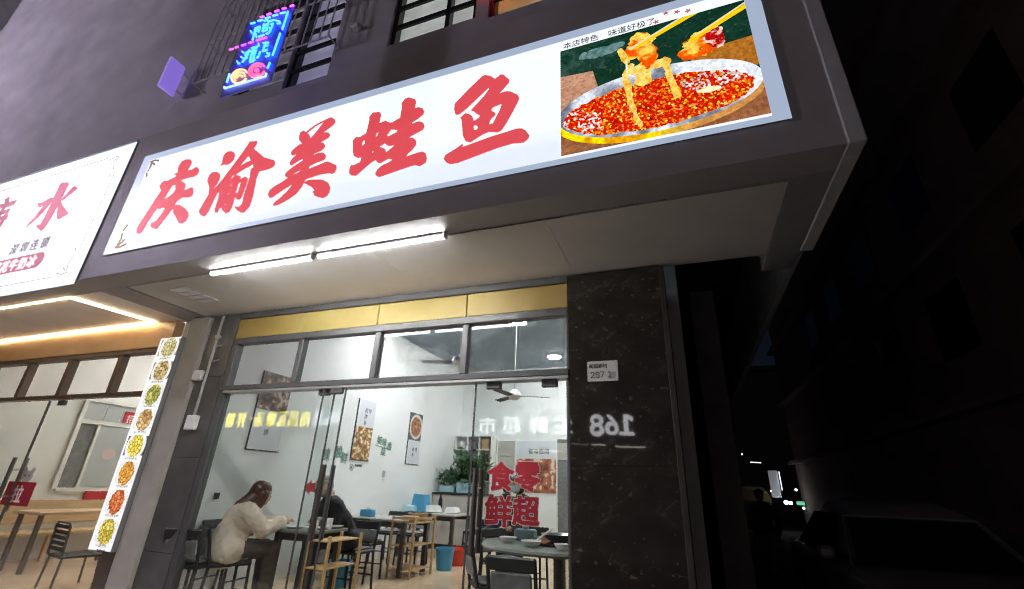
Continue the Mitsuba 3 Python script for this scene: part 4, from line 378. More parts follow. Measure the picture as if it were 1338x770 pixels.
# ================================================================ main sign
SY = -1.25
def hotpot(p):
    u, v = (p.x - .252) / 1.225, (p.z - 3.566) / .965
    n1, n2 = fbm(u * 9, v * 7, 3, 4), fbm(u * 40, v * 30, 5, 3)
    c = mix((.008, .035, .022), (.03, .085, .06), n1)
    def seg(ax, ay, bx_, by, w, wob=0.0):
        px, py = u - ax, (v - ay) * .79; dx, dy = bx_ - ax, (by - ay) * .79
        t = dr.clip((px * dx + py * dy) / (dx * dx + dy * dy), 0, 1)
        return dr.sqrt(dr.square(px - t * dx) + dr.square(py - t * dy)) + wob * (n2 - .5) < w
    def ell(cx, cy, a, b, wob=0.0):
        return dr.square((u - cx) / a) + dr.square((v - cy) / b) < 1 + wob * (n2 - .5)
    put = lambda c, m, col: dr.select(m, mi.Color3f(col), c)
    smoke = smoothstep(.5, .75, fbm(u * 5 + 2 * n1, v * 4, 9, 4)) * .35
    c = c + mi.Color3f(.15, .2, .2) * smoke
    c = put(c, ell(.225, .88, .115, .05, .5), mix((.06, .14, .13), (.3, .42, .42), n2))
    c = put(c, ell(.14, .905, .018, .018), (.25, .35, .35)); c = put(c, ell(.33, .9, .05, .03, .8), (.2, .3, .3))
    plank = mix((.24, .11, .06), (.42, .22, .13), fbm(u * 3, v * 40, 2, 3))
    c = dr.select(v < .34 + .05 * n1, plank, c)
    c = dr.select((u < .2 - .15 * (v - .62)) & (v < .73 - .1 * u) & (v > .3), mix((.45, .26, .18), (.62, .42, .32), fbm(u * 4, v * 30, 4, 3)), c)
    c = dr.select((u > .70) & (v < .66 - .1 * (1 - u)) & (v > .4), mix((.35, .16, .05), (.55, .28, .1), n2), c)
    c = put(c, ell(.49, .278, .525, .285), mix(mix((.80, .46, .03), (1.0, .84, .14), smoothstep(.4, .6, fbm(u * 14, v * 5, 7, 2))), (.62, .36, .16), smoothstep(.45, .85, u + .2 * n1)))
    steel = mix((.22, .24, .30), (.86, .90, .96), smoothstep(.35, .65, fbm(u * 7, v * 3, 4, 3)))
    c = put(c, ell(.495, .318, .512, .275), steel)
    f1, f2, w = voronoi(u * 88, v * 66)
    g1, g2, w2 = voronoi(u * 46 + 9, v * 36)
    s = mix((.55, .03, .012), (.92, .13, .02), w)
    s = dr.select(w > .58, mi.Color3f(.96, .30, .03), s); s = dr.select(w > .86, mi.Color3f(1.0, .70, .20), s)
    s = dr.select((w2 > .72) & (g1 < .42), mi.Color3f(.75, .05, .03), s); s = dr.select((f2 - f1) < .09, mi.Color3f(.18, .02, .008), s)
    pale = (ell(.06, .25, .16, .12, 1.5) | ell(.80, .36, .15, .09, 1.5)) & (w > .66)
    s = dr.select(pale, mix((.55, .5, .48), (.98, .95, .9), w2), s)
    c = dr.select(ell(.49, .283, .475, .207, .25), s, c)
    c = put(c, ell(.76, .29, .06, .022, .8), (.98, .92, .62))
    ylw = mix((.85, .45, .06), (1.0, .92, .5), n2)
    for a in ((.40, .66, .36, .58, .02), (.36, .6, .385, .28, .017), (.57, .63, .61, .30, .017), (.40, .62, .57, .62, .03), (.47, .62, .45, .50, .04), (.40, .2, .42, .12, .012), (.39, .28, .40, .18, .012)):
        c = dr.select(seg(*a, .02), ylw, c)
    meat = mix((.80, .16, .03), (1.0, .72, .25), smoothstep(.35, .65, fbm(u * 22, v * 18, 6, 3)))
    for e in ((.455, .86, .075, .10), (.49, .74, .05, .13), (.40, .78, .045, .06), (.76, .70, .085, .115), (.70, .64, .06, .06)):
        c = dr.select(ell(*e, 1.0), meat, c)
    c = dr.select(ell(.83, .73, .05, .10, 1.0), mix((.45, .03, .03), (.95, .7, .62), smoothstep(.4, .62, n2)), c)
    c = dr.select(seg(.345, .84, .375, .72, .017, .02), ylw, c); c = put(c, seg(.375, .72, .372, .60, .005), (.95, .9, .7))
    c = c * (.62 + .76 * fbm(u * 75, v * 60, 11, 3)) + mi.Color3f(.5, .42, .3) * (smoothstep(.70, .82, fbm(u * 46, v * 52, 13, 3)) * dr.select(ell(.49, .283, .475, .207) | ell(.455, .86, .075, .10) | ell(.76, .70, .085, .115), 1.0, .12))
    stick = mi.Color3f(1.0, .70, .06)
    c = dr.select(seg(.44, .84, .76, 1.01, .013), stick, c); c = dr.select(seg(.40, .83, .72, 1.02, .006), mi.Color3f(.75, .75, .6), c)
    c = dr.select(seg(.72, .76, 1.02, .95, .014), stick, c); c = dr.select(seg(.74, .79, 1.02, .985, .006), mi.Color3f(.85, .75, .5), c)
    g = mi.luminance(c); c = dr.maximum(c + (c - mi.Color3f(g)) * .22, .0015)
    return mi.Color3f(*[dr.power(x, 1.22) for x in (c.x, c.y, c.z)])
MS = thing('restaurant_sign', 'big white lit signboard with red brush characters and a hot pot picture', 'sign')
part(MS, 'cabinet', bx(-4.36, 1.57, -1.244, WF, 3.505, 4.71), 'm_alu')
part(MS, 'border', cat(bx(-4.36, 1.57, SY, -1.245, 4.63, 4.71), bx(-4.36, 1.57, SY, -1.245, 3.505, 3.545), bx(-4.36, -4.235, SY, -1.245, 3.545, 4.63), bx(1.477, 1.57, SY, -1.245, 3.545, 4.63)), 'm_alu', em=emit((.36, .44, .58), .1))
def tint(p, n, uv):                                  # faint blue printed hills in two washes along the foot of the sign
    h1 = 3.62 + .34 * fbm(p.x * .8 + 3, 0, 1, 3); h2 = 3.56 + .26 * fbm(p.x * 1.3 + 9, 0, 5, 3)
    e = smoothstep(-.012, .012, h1 - p.z); e2 = smoothstep(-.012, .012, h2 - p.z)
    c = mix((.88, .955, .975), (.78, .87, .98), e * (.5 + .5 * fbm(p.x * 2, p.z * 6, 0, 3)))
    return mix(c, (.69, .76, .95), e2 * (.4 + .5 * fbm(p.x * 2.4, p.z * 9, 7, 3)))
part(MS, 'face', quadf(-4.235, .249, -1.2485, 3.545, 4.63), 'm_white', em=emit(proc(tint), 1.0), uv=UV01)
part(MS, 'caption_band', bx(.249, 1.477, -1.2485, -1.245, 4.531, 4.63), 'm_white', em=emit((.90, .95, .97), .1))
part(MS, 'lower_band', bx(.249, 1.477, -1.2485, -1.245, 3.545, 3.566), 'm_white', em=emit((.90, .95, .97), .05))
part(MS, 'hot_pot_picture', quadf(.249, 1.477, -1.2485, 3.566, 4.531), mat('m_picture', proc(lambda p, n, uv: dr.minimum(hotpot(p), 1) * .8), .4), em=emit(proc(lambda p, n, uv: hotpot(p) * 1.0), .4), uv=UV01, label='printed picture of a steaming red hot pot')
for nm in ('qing', 'yu', 'mei', 'wa', 'yv'):
    part(MS, 'character', onfront(glyph('brush_' + nm, 0), -1.2485, .006), 'm_sticker', em=emit((.69, .078, .094), .04))
cap = text('本店特色 味道好极了', .27, 4.548, .066, 1.0)
part(MS, 'caption', onfront(unary_union(cap), -1.2485, .002), 'm_ink', em=emit((.06, .075, .09), .01))
lf = []
for k in range(8):
    a = k * .9; cx, cz = .93 + .07 * (k % 4), 4.555 + .02 * ((k * 3) % 4)
    lf.append(Polygon([(cx + r * math.cos(a + t), cz + r * math.sin(a + t)) for t, r in [(2 * math.pi * i / 10, .022 if i % 2 else .008) for i in range(10)]]))
part(MS, 'maple_leaves', onfront(unary_union(lf), -1.2485, .002), 'm_sticker', em=emit((.45, .12, .14), .01))
orn = lambda x, z, s: unary_union([LineString([(x + s * a, z + s * b) for a, b in q]).buffer(.0055) for q in ([(0, 0), (.1, .01), (.2, -.02)], [(.02, -.02), (.05, -.12), (.02, -.2)], [(.05, -.03), (.13, -.09)], [(.02, -.26), (.05, -.32)])])
part(MS, 'corner_ornament', onfront(orn(-4.215, 4.605, .6).buffer(.006), -1.2485, .002), 'm_ink', em=emit((.22, .17, .12), .01))
part(MS, 'corner_ornament', onfront(affinity.scale(orn(-4.2, 3.57, .75), .9, -1, origin=(-4.2, 3.57)).buffer(.008), -1.2485, .002), 'm_ink', em=emit((.45, .28, .09), .01))

# sign of the shop next door
NS = thing('dessert_sign', 'white lit sign of the shop next door with pink lettering, cut by the left edge', 'sign')
part(NS, 'cabinet', bx(-9.0, -4.64, -1.244, WF, 3.235, 4.985), 'm_alu')
part(NS, 'border', cat(bx(-9.0, -4.64, SY, -1.245, 4.925, 4.985), bx(-9.0, -4.64, SY, -1.245, 3.235, 3.295), bx(-4.72, -4.64, SY, -1.245, 3.295, 4.925)), 'm_alu', em=emit((.78, .86, .98), .1))
part(NS, 'top_rail', rbx(-9.0, -4.63, -1.262, -1.19, 4.986, 5.005, .003), 'm_alu')
part(NS, 'face', bx(-9.0, -4.72, -1.2485, -1.245, 3.295, 4.925), 'm_white', em=emit((.98, .97, .98), 1.0))
pink = emit((.50, .13, .20), .02); dark = emit((.16, .14, .19), .01)
part(NS, 'character', onfront(glyph('brush_shui', 0), -1.2485, .005), 'm_sticker', em=emit((.46, .09, .16), .02))
part(NS, 'character', onfront(unary_union(text('糖', -7.42, 4.02, .80, 1, .010)), -1.2485, .005), 'm_sticker', em=emit((.30, .13, .18), .02))
part(NS, 'lettering', onfront(unary_union(text('深圳连锁', -6.17, 3.78, .15, 1.28, .002)), -1.2485, .003), 'm_ink', em=dark)
pill = LineString([(-7.6, 3.615), (-5.49, 3.615)]).buffer(.095)
part(NS, 'banner', onfront(pill, -1.2485, .003), 'm_sticker', em=emit((.33, .12, .18), .02))
part(NS, 'banner_lettering', onfront(unary_union(text('雪花牛奶冰', -6.34, 3.555, .155, 1.08, .004)), -1.2515, .003), 'm_white', em=emit((1, .95, .96), .02))
ln = lambda pts, w: LineString(pts).buffer(w, cap_style=2)
part(NS, 'border_line', onfront(unary_union([ln([(-9, 4.86), (-5.02, 4.86)], .008), ln([(-4.80, 4.60), (-4.80, 3.60)], .007), ln([(-9, 3.36), (-5.05, 3.36)], .006), ln([(-9, 3.335), (-5.02, 3.335)], .003)]), -1.2485, .002), 'm_ink', em=emit((.62, .62, .68), .01))
for q in (orn(-4.84, 4.88, -.9), affinity.scale(orn(-4.84, 3.34, -.9), 1, -1, origin=(-4.84, 3.34))):
    part(NS, 'corner_ornament', onfront(affinity.scale(q, 1, -1, origin=(-4.84, 4.86 if q.centroid.y > 4 else 3.36)), -1.2485, .002), 'm_ink', em=emit((.4, .38, .42), .01))

# lit vertical menu strip
def menu(p):
    k = (p.z - .845) / .273; i = dr.floor(k); f = k - i; u = (p.x + 4.90) / .345
    n1 = fbm(p.x * 60, p.z * 60, i * 3.1, 3); r = cell_rand(i, 5, 2)
    c = mi.Color3f(.93, .95, .98)
    d = dr.sqrt(dr.square((u - .5) * 1.05) + dr.square((f - .58) * .80))
    pick = lambda vals: sum((mi.Color3f(v) * dr.select(dr.abs(i - j) < .5, 1.0, 0.0) for j, v in enumerate(vals)), mi.Color3f(0))
    a = pick([(.62, .46, .03), (.72, .14, .03), (.85, .33, .03), (.95, .70, .03), (.50, .24, .06), (.35, .38, .05), (.45, .30, .10), (.55, .50, .20)])
    b = pick([(.90, .78, .18), (.92, .32, .12), (1.0, .58, .15), (1.0, .92, .25), (.85, .62, .30), (.75, .75, .25), (.85, .70, .35), (.85, .82, .5)])
    plate = pick([(.80, .86, .90), (.9, .9, .92), (.88, .90, .92), (.10, .10, .11), (.8, .82, .84), (.92, .93, .95), (.14, .14, .14), (.30, .28, .25)])
    g1, g2, w = voronoi(p.x * (18 + 12 * r) + i * 7, p.z * (20 + 12 * r))
    food = mix(a * .75, b * .85, w) * (.30 + .75 * smoothstep(0.0, .3, g2 - g1)) * (.7 + .6 * n1)
    sq = (dr.abs(u - .5) < .46) & (f > .22) & (f < .95)
    c = dr.select(sq, plate, c)
    c = dr.select((d > .455) & (d < .47) & sq, mi.Color3f(.55, .55, .55), dr.select(d < .455, mi.Color3f(.80, .80, .79), c))
    c = dr.select(d + .16 * (n1 - .5) < .345, food, c)
    tx = (f > .075) & (f < .14) & (dr.abs(u - .5) < .30) & (noise(p.x * 160, p.z * 160, 2) > .5)
    return dr.select(tx, mi.Color3f(.3, .3, .33), c)
MN = thing('menu_lightbox', 'tall narrow lit menu strip of food pictures on the left pier', 'sign')
part(MN, 'cabinet', bx(-4.92, -4.565, -.13, -.085, .83, 3.04), 'm_alu')
part(MN, 'face', quadf(-4.915, -4.57, -.1345, .835, 3.035), mat('m_menu', proc(lambda p, n, uv: menu(p) * .8), .4), em=emit(proc(lambda p, n, uv: menu(p) * .86), .5), uv=UV01)

# ---- neon sign in the window cage
def tubes(k, y, a=0, b=None): return cat([tube([(u, y, v) for u, v in s], .0085, 6) for s in DATA['neon'][k][a:b]])
NE = thing('neon_sign', 'small glowing blue neon sign with scribbled cyan lettering and two round spirals', 'neon sign')
part(NE, 'backboard', bx(-2.585, -2.03, -1.735, -1.725, 4.50, 5.42), mat('m_neonboard', (.16, .16, .75), .4))
part(NE, 'cyan_border', tubes('cyan', -1.75, 0, 9), 'm_white', em=emit((.10, .9, 7.0), .25)); 
for a, b in ((9, 26), (26, 60)): part(NE, 'cyan_lettering', tubes('cyan', -1.75, a, b), 'm_white', em=emit((.08, .75, 6.5), .15))
part(NE, 'white_tubing', tubes('white', -1.75), 'm_white', em=emit((.5, .9, 1.6), .05))
for a in range(len(DATA['neon']['pink'])): part(NE, 'pink_dash', tubes('pink', -1.75, a, a + 1), 'm_white', em=emit((1.6, .1, 1.5), .01))
part(NE, 'yellow_spiral', tubes('yellow', -1.75), 'm_white', em=emit((1.8, .75, .22), .05))
part(NE, 'rose_spiral', tubes('rose', -1.75), 'm_white', em=emit((1.8, .12, .30), .05))
CG = thing('window_cage', 'burglar cage of thin upright bars around the window behind the neon sign', 'window cage')
CX0, CZ0, CY = -3.80, 5.46, -1.38
for i in range(18):
    x = CX0 + i * .107
    part(CG, 'bar', bx(x - .0055, x + .0055, CY - .005, CY + .005, CZ0, 7.2), 'm_bar')
for z in (CZ0, CZ0 + .62, CZ0 + 1.24): part(CG, 'rail', bx(CX0 - .01, CX0 + 17 * .107 + .01, CY + .006, CY + .016, z - .009, z + .009), 'm_bar')
for z in (CZ0, CZ0 + .62, CZ0 + 1.24):
    for x in (CX0, CX0 + 17 * .107): part(CG, 'side_rail', bx(x - .006, x + .006, CY + .017, WF, z - .006, z + .006), 'm_bar')
bd = thing('blade_board', 'blank white board with an added purple glow projecting from the wall left of the window cage', 'board')
part(bd, 'panel', rbx(-4.27, -4.235, -1.455, -1.285, 5.50, 5.95, .006), 'm_white', em=emit((.17, .10, .55), .05)); part(bd, 'bracket', cat(cyl((-4.25, -1.30, 5.86), (-4.25, WF, 5.86), .008), cyl((-4.25, -1.30, 5.6), (-4.25, WF, 5.6), .008)), 'm_bar')  # panel emission stands in for neon light falling on the board
one('cable', tube([(-4.05, -1.215, 4.98), (-3.98, -1.215, 5.22), (-3.82, -1.22, 5.42)], .008, 6), 'm_bar', 'short pale cable on the wall below the window cage', 'cable')
pts = [(-.69 + .12 * i, -.985 + .004 * math.sin(i * 2.1), 3.2845 - .004 * (i % 2) - .010 * math.sin(math.pi * min(i, 9) / 9)) for i in range(14)]
one('wire', tube(pts, .0045, 6), 'm_wire', 'thin sagging wire along the canopy to the right of the tube lamps', 'wire')
rl = one('red_lamp', rbx(-.47, -.30, -1.33, -1.21, 5.46, 5.53, .02), 'm_red', 'glowing red lamp at the top edge above the sign', 'lamp', em=emit((1.5, .06, .12), .05))
cam_ = thing('wall_fitting', 'small pale fitting on the upper wall between the windows', 'fitting')
part(cam_, 'body', rbx(-1.83, -1.74, -1.30, WF, 5.60, 5.66, .01), 'm_white'); part(cam_, 'stalk', cyl((-1.72, -1.21, 5.28), (-1.70, -1.21, 5.36), .008), 'm_white')

# ---- number plate
NP = thing('house_number_plate', 'small white street number plate on the marble pier', 'sign')
part(NP, 'plate', rbx(.152, .392, -.055, -.046, 2.335, 2.497, .003), 'm_white')
part(NP, 'lettering', onfront(unary_union(text('新园新村', .166, 2.443, .036, 1.0, .0008)), -.055, .002), 'm_ink')
part(NP, 'number', onfront(unary_union([affinity.translate(affinity.scale(glyph('n' + c, 0), .00070, .00070, origin=(0, 0)), x, 2.362) for c, x in zip('2871', (.172, .210, .247, .306))] ), -.055, .002), 'm_ink')
part(NP, 'dark_square', bx(.322, .372, -.0565, -.055, 2.352, 2.405), 'm_plastic_grey')

# ================================================================ inside the restaurant
for i, (x, y) in enumerate(((-3.85, 3.55), (-1.80, 3.75), (-1.81, 6.3))):
    lp = thing('ceiling_lamp', ('round white lamp on the restaurant ceiling over the grey table', 'round white lamp on the restaurant ceiling behind the right upper pane', 'round white lamp low in the right upper pane')[i], 'ceiling lamp')
    part(lp, 'base', lathe([(0, 4.388), (.17, 4.388), (.17, 4.35), (0, 4.35)], (x, y, 0)), 'm_white')
    part(lp, 'diffuser', lathe([(0, 4.29), (.08, 4.295), (.13, 4.315), (.155, 4.348), (0, 4.348)], (x, y, 0)), 'm_white', em=emit((182, 191, 193), 1.0), smooth=30)
def fan(x, y, z, a0, lab):
    f = thing('ceiling_fan', lab, 'ceiling fan')
    part(f, 'rod', cyl((x, y, z + .1), (x, y, 4.388), .009), 'm_plastic_grey'); part(f, 'motor', lathe([(0, z - .07), (.07, z - .06), (.12, z), (.10, z + .06), (.04, z + .12), (0, z + .12)], (x, y, 0)), 'm_white', smooth=30)
    for k in range(3):
        b = bx(.12, .62, -.06, .06, z - .004, z + .004); b.apply_transform(trimesh.transformations.rotation_matrix(.18, (1, 0, 0), (0, 0, z))); b = rot(b, a0 + 120 * k); b.apply_translation((x, y, 0)); part(f, 'blade', b, 'm_darkwood')
fan(-1.92, 4.0, 3.03, 20, 'ceiling fan with dark blades seen through the right glass door')
fan(-2.55, 3.0, 3.42, 75, 'ceiling fan hanging behind the third upper pane')

# posters on the side wall
XW = -4.58
def food_poster(y0, y1, z0, z1, zs, cols, lab, photo_top, lines, dish=False):
    k = thing('food_poster', lab, 'poster')
    part(k, 'sheet', bx(XW, XW + .012, y0, y1, z0, z1), 'm_poster')
    part(k, 'rim', cat(bx(XW, XW + .016, y0 - .012, y0, z0, z1), bx(XW, XW + .016, y0 - .012, y1 + .012, z0 - .012, z0)), 'm_ink')
    pz0, pz1 = (zs, z1) if photo_top else (z0, zs)
    yc, zc = (y0 + y1) / 2, (pz0 + pz1) / 2
    def pic(p, n, uv):
        n1 = fbm(p.y * 22, p.z * 22, 4, 4); g1, g2, w = voronoi(p.y * 8 + 1.5 * n1, p.z * 8)
        c = mix(cols[0], cols[1], dr.clip((n1 - .3) * 2.0, 0, 1)); c = c * (.6 + .4 * smoothstep(0., .3, g2 - g1))
        if dish:
            d = dr.sqrt(dr.square(p.y - yc) + dr.square(p.z - zc))
            c = dr.select(d < .20, c, dr.select(d < .255, mi.Color3f(.62, .58, .52), mi.Color3f(.10, .11, .11)))
        else:
            c = dr.select(n1 > .62, mi.Color3f(*cols[2]), c)
        return c
    nm = f'm_print_{k}'; mat(nm, proc(pic), .45)
    part(k, 'photo', bx(XW + .012, XW + .016, y0 + .01, y1 - .01, pz0, pz1), nm)
    tz0, tz1 = (z0, zs) if photo_top else (zs, z1)
    rows = []
    for r, t in enumerate(lines):
        for i, g in enumerate(text(t, 0, 0, .085)):
            gg = affinity.translate(affinity.translate(g, -g.bounds[0], -g.bounds[1]), (y0 + y1) / 2 - .05 + r * .11, tz1 - .22 - i * .11)
            rows.append(gg)
    if rows: part(k, 'lettering', onleft(unary_union(rows), XW + .012, .002), 'm_ink')
food_poster(1.11, 1.64, 1.90, 2.93, 2.42, [(.10, .06, .05), (.42, .26, .17), (.55, .42, .33)], 'food poster nearest the front of the white side wall with a dark dish photo', True, ['招牌'])
food_poster(3.22, 3.72, 1.905, 2.93, 2.46, [(.28, .13, .04), (.75, .45, .15), (.82, .70, .52)], 'middle food poster of the white side wall with golden fried pieces below pale sky', False, ['招牌美', '味'])
food_poster(4.95, 5.44, 1.93, 2.95, 2.40, [(.30, .09, .04), (.60, .28, .13), (.7, .5, .3)], 'third food poster of the white side wall with a round bowl above small text', True, ['美味', '香'] if '香' in DATA else ['美味'], dish=True)
def decal(name, polys, m, lab): return one(name, onleft(unary_union(polys), XW, .003), m, lab, 'wall sticker')
def vstick(t, y, z, s):
    out = []
    for i, ch in enumerate(t):
        g = affinity.scale(glyph(ch, 0), s / 96, s / 96, origin=(0, 0)).buffer(.004); out.append(affinity.translate(g, y, z - i * s * 1.05))
    return out
decal('wall_lettering', vstick('美', 3.90, 2.22, .17) + vstick('味菜', 4.07, 2.20, .16) + vstick('香' if '香' in DATA else '鲜', 4.24, 2.14, .17) + [Polygon([(3.88, 2.19), (4.40, 2.16), (4.40, 2.145), (3.88, 2.175)])], 'm_green', 'green lettering on the white wall between the middle and third posters')
decal('wall_lettering', vstick('辣', 2.52, 1.86, .2) + vstick('酸', 2.80, 1.92, .2) + vstick('鲜', 2.98, 1.84, .19), 'm_green', 'green lettering on the white wall left of the middle poster')
decal('arrow_sticker', [Polygon([(2.28, 1.45), (2.42, 1.55), (2.42, 1.505), (2.58, 1.52), (2.58, 1.38), (2.42, 1.39), (2.42, 1.345)])], 'm_sticker', 'red arrow sticker pointing left on the white wall')
decal('logo_sticker', [Point(3.30, 1.77).buffer(.05).difference(Point(3.30, 1.77).buffer(.038)), Point(3.30, 1.77).buffer(.018)] + [Polygon([(3.38 + i * .05, 1.79), (3.42 + i * .05, 1.79), (3.42 + i * .05, 1.83), (3.38 + i * .05, 1.83)]) for i in range(4)], 'm_ink', 'small round black mark on the wall under the middle poster')
one('wall_switch', rbx(XW, XW + .02, 4.22, 4.29, 1.66, 1.76, .004), 'm_plastic_grey', 'small grey switch on the white side wall', 'switch')
one('wall_socket', rbx(XW, XW + .02, .83, .90, 1.30, 1.37, .004), 'm_ink', 'small dark socket on the side wall behind the woman', 'socket')

# furniture
def table(x0, x1, y0, y1, z, lab, top='m_tabletop', leg='m_darkwood'):
    t = thing('dining_table', lab, 'table')
    part(t, 'tabletop', rbx(x0, x1, y0, y1, z - .035, z, .008), top)
    for y in (y0 + .05, y1 - .075): part(t, 'apron', bx(x0 + .05, x1 - .05, y, y + .025, z - .11, z - .035), leg)
    for x in (x0 + .03, x1 - .095):
        for y in (y0 + .03, y1 - .095): part(t, 'leg', rbx(x, x + .065, y, y + .065, FL, z - .035), leg)
    return t
TZ = FL + .75
table(-4.52, -3.18, 2.95, 3.75, TZ, 'long grey topped table along the white wall under the middle poster')
table(-4.50, -3.28, 4.75, 5.55, TZ, 'grey topped table heaped with bags in front of the rear counter')
table(-3.55, -2.98, .80, 1.38, TZ, 'table with plates where the woman in the cream jacket sits', 'm_rtable')
rt = thing('round_table', 'round dark green dining table inside the right glass door', 'table')
RC = (-.46, 1.42)
part(rt, 'tabletop', lathe([(0, TZ - .04), (.76, TZ - .04), (.775, TZ - .02), (.76, TZ), (0, TZ)], (*RC, 0), 48), 'm_rtable', smooth=30)
part(rt, 'lazy_susan', lathe([(0, TZ + .001), (.12, TZ + .001), (.12, TZ + .014), (.34, TZ + .016), (.34, TZ + .026), (0, TZ + .026)], (*RC, 0), 40), 'm_carglass', smooth=30)
part(rt, 'pedestal', lathe([(0, FL), (.30, FL), (.28, FL + .04), (.06, FL + .07), (.06, TZ - .04), (0, TZ - .04)], (*RC, 0), 24), 'm_darkwood', smooth=30)
def chair(x, y, a, lab, group=None):
    c = thing('dining_chair', lab, 'chair', group)
    P = lambda m: (lambda q: (q.apply_translation((x, y, FL)), q)[1])(rot(m, a))   # faces +y before turning
    part(c, 'seat', P(rbx(-.20, .20, -.19, .21, .43, .475, .015)), 'm_blackmetal')
    part(c, 'cushion', P(rbx(-.17, .17, -.15, .18, .4755, .50, .012)), 'm_seatgrey')
    for sx in (-.185, .185):
        part(c, 'leg', P(cyl((sx, .19, .43), (sx * 1.05, .21, .0), .015, 8)), 'm_blackmetal', smooth=30)
        part(c, 'leg', P(cat(cyl((sx * 1.05, -.22, 0), (sx, -.18, .45), .015, 8), cyl((sx, -.18, .45), (sx * 1.0, -.245, .75), .015, 8))), 'm_blackmetal', smooth=30)
    b = rbx(-.20, .20, -.015, .015, -.05, .05, .012); b.apply_transform(trimesh.transformations.rotation_matrix(.18, (1, 0, 0))); b.apply_translation((0, -.245, .73)); part(c, 'back_rail', P(b), 'm_blackmetal')
    b = rbx(-.16, .16, -.012, .012, -.075, .075, .01); b.apply_transform(trimesh.transformations.rotation_matrix(.18, (1, 0, 0))); b.apply_translation((0, -.226, .60)); part(c, 'back_panel', P(b), 'm_seatgrey')
    part(c, 'stretcher', P(cat(cyl((-.19, 0.2, .18), (.19, .2, .18), .009), cyl((-.19, -.2, .18), (.19, -.2, .18), .009))), 'm_blackmetal')
chair(-3.72, .44, -25, 'black chair the woman in the cream jacket sits on')
chair(-3.86, .22, 12, 'black metal chair with grey back nearest the left glass panel')
chair(-4.32, .98, -80, 'black chair against the white wall behind the woman')
chair(-3.25, 1.88, 180, 'black chair the man in the black jacket sits on')
chair(-3.62, 2.62, 4, 'black chair with grey cushion in front of the long grey table')
chair(-4.12, 2.60, -3, 'black chair tucked in at the wall end of the long grey table')
chair(-3.75, 4.15, 182, 'black chair on the far side of the long grey table')
chair(-4.25, 4.15, 178, 'black chair on the far side of the long grey table by the wall')
chair(-.90, .80, -55, 'dark chair left of the round table just inside the glass')
chair(-.48, .30, 0, 'dark chair between the glass and the round table')
chair(-1.32, 2.15, -125, 'dark chair on the left side of the round table')
chair(-1.30, 3.10, 30, 'dark chair under the diner in the brown coat')
chair(-3.05, 5.3, 90, 'dark chair at the right end of the table with bags')

rk = thing('bamboo_rack', 'three tier bamboo rack standing at the end of the long grey table', 'rack')
for x in (-3.42, -3.05):
    for y in (2.98, 3.60): part(rk, 'post', rbx(x - .015, x + .015, y - .015, y + .015, FL, FL + .80, .004), 'm_bamboo')
for z in (.08, .40, .70):
    s = part(rk, 'shelf', cat([rbx(-3.42 + .015, -3.05 - .015, 2.985 + j * .088, 3.06 + j * .088, FL + z, FL + z + .014, .003) for j in range(7)]), 'm_bamboo')
part(rk, 'rail', cat(bx(-3.43, -3.04, 2.97, 2.982, FL + .76, FL + .785), bx(-3.058, -3.046, 2.99, 3.6, FL + .76, FL + .785)), 'm_bamboo')
rk2 = thing('bamboo_rack', 'bamboo rack beside the table of the woman in the cream jacket', 'rack')
for x in (-2.86, -2.60):
    for y in (.62, 1.12): part(rk2, 'post', rbx(x - .014, x + .014, y - .014, y + .014, FL, FL + .74, .004), 'm_bamboo')
for z in (.12, .44, .68): part(rk2, 'shelf', cat([rbx(-2.846, -2.614, .625 + j * .083, .70 + j * .083, FL + z, FL + z + .014, .003) for j in range(6)]), 'm_bamboo')
one('basket', lathe([(0, 0), (.10, 0), (.13, .11), (.12, .11), (.09, .015), (0, .015)], (-3.23, 3.42, FL + .715), 16), 'm_cardboard', 'small brown basket on top of the bamboo rack by the grey table', 'basket', smooth=30)
one('box', rbx(-3.33, -3.12, 3.05, 3.22, FL + .715, FL + .80, .006), 'm_cardboard', 'small cardboard box on top of the bamboo rack by the grey table', 'box')
def bucket(name, x, y, r, h, m, lab, cat_):
    k = thing(name, lab, cat_)
    part(k, 'body', lathe([(0, 0), (r * .8, 0), (r, h), (r * 1.06, h), (r * 1.06, h + .012), (r * .95, h + .012), (r * .76, .012), (0, .012)], (x, y, FL), 24), m, smooth=35)
    part(k, 'rim', lathe([(r * 1.02, h - .02), (r * 1.07, h - .02), (r * 1.07, h - .002), (r * 1.02, h - .002), (r * 1.02, h - .02)], (x, y, FL), 24), m)
bucket('waste_bin', -3.02, 3.98, .15, .30, 'm_blue', 'blue waste bin on the floor behind the bamboo rack', 'bin')
bucket('red_tub', -3.08, 4.55, .20, .24, 'm_red', 'red plastic tub on the floor beside the blue bin', 'tub')
bucket('waste_bin', -3.60, 2.12, .16, .28, 'm_blue', 'blue waste bin at the bottom edge near the man in black', 'bin')
def tissue(x, y, z, lab):
    k = thing('tissue_box', lab, 'tissue box'); part(k, 'box', rbx(x - .11, x + .11, y - .06, y + .06, z, z + .10, .01), 'm_blue' if 'pale' not in lab else mat('m_paleblue', (.35, .55, .62), .5))
    part(k, 'tissue', tm(m3.Manifold.hull_points(np.array([(x - .04, y - .01, z + .1), (x + .04, y + .01, z + .1), (x - .02, y + .02, z + .1), (x + .03, y - .02, z + .14), (x - .03, y + .01, z + .15)]))), 'm_white')
tissue(-.86, 1.55, TZ, 'pale blue tissue box on the round table')
tissue(-4.05, 3.2, TZ, 'blue tissue box on the long grey table')
def bowl(x, y, z, r, h, lab, name='bowl', m='m_ceramic'):
    one(name, lathe([(0, 0), (r * .5, 0), (r * .8, h * .45), (r, h), (r * .95, h), (r * .72, h * .5), (r * .4, .008), (0, .008)], (x, y, z + .002), 20), m, lab, name, smooth=40)
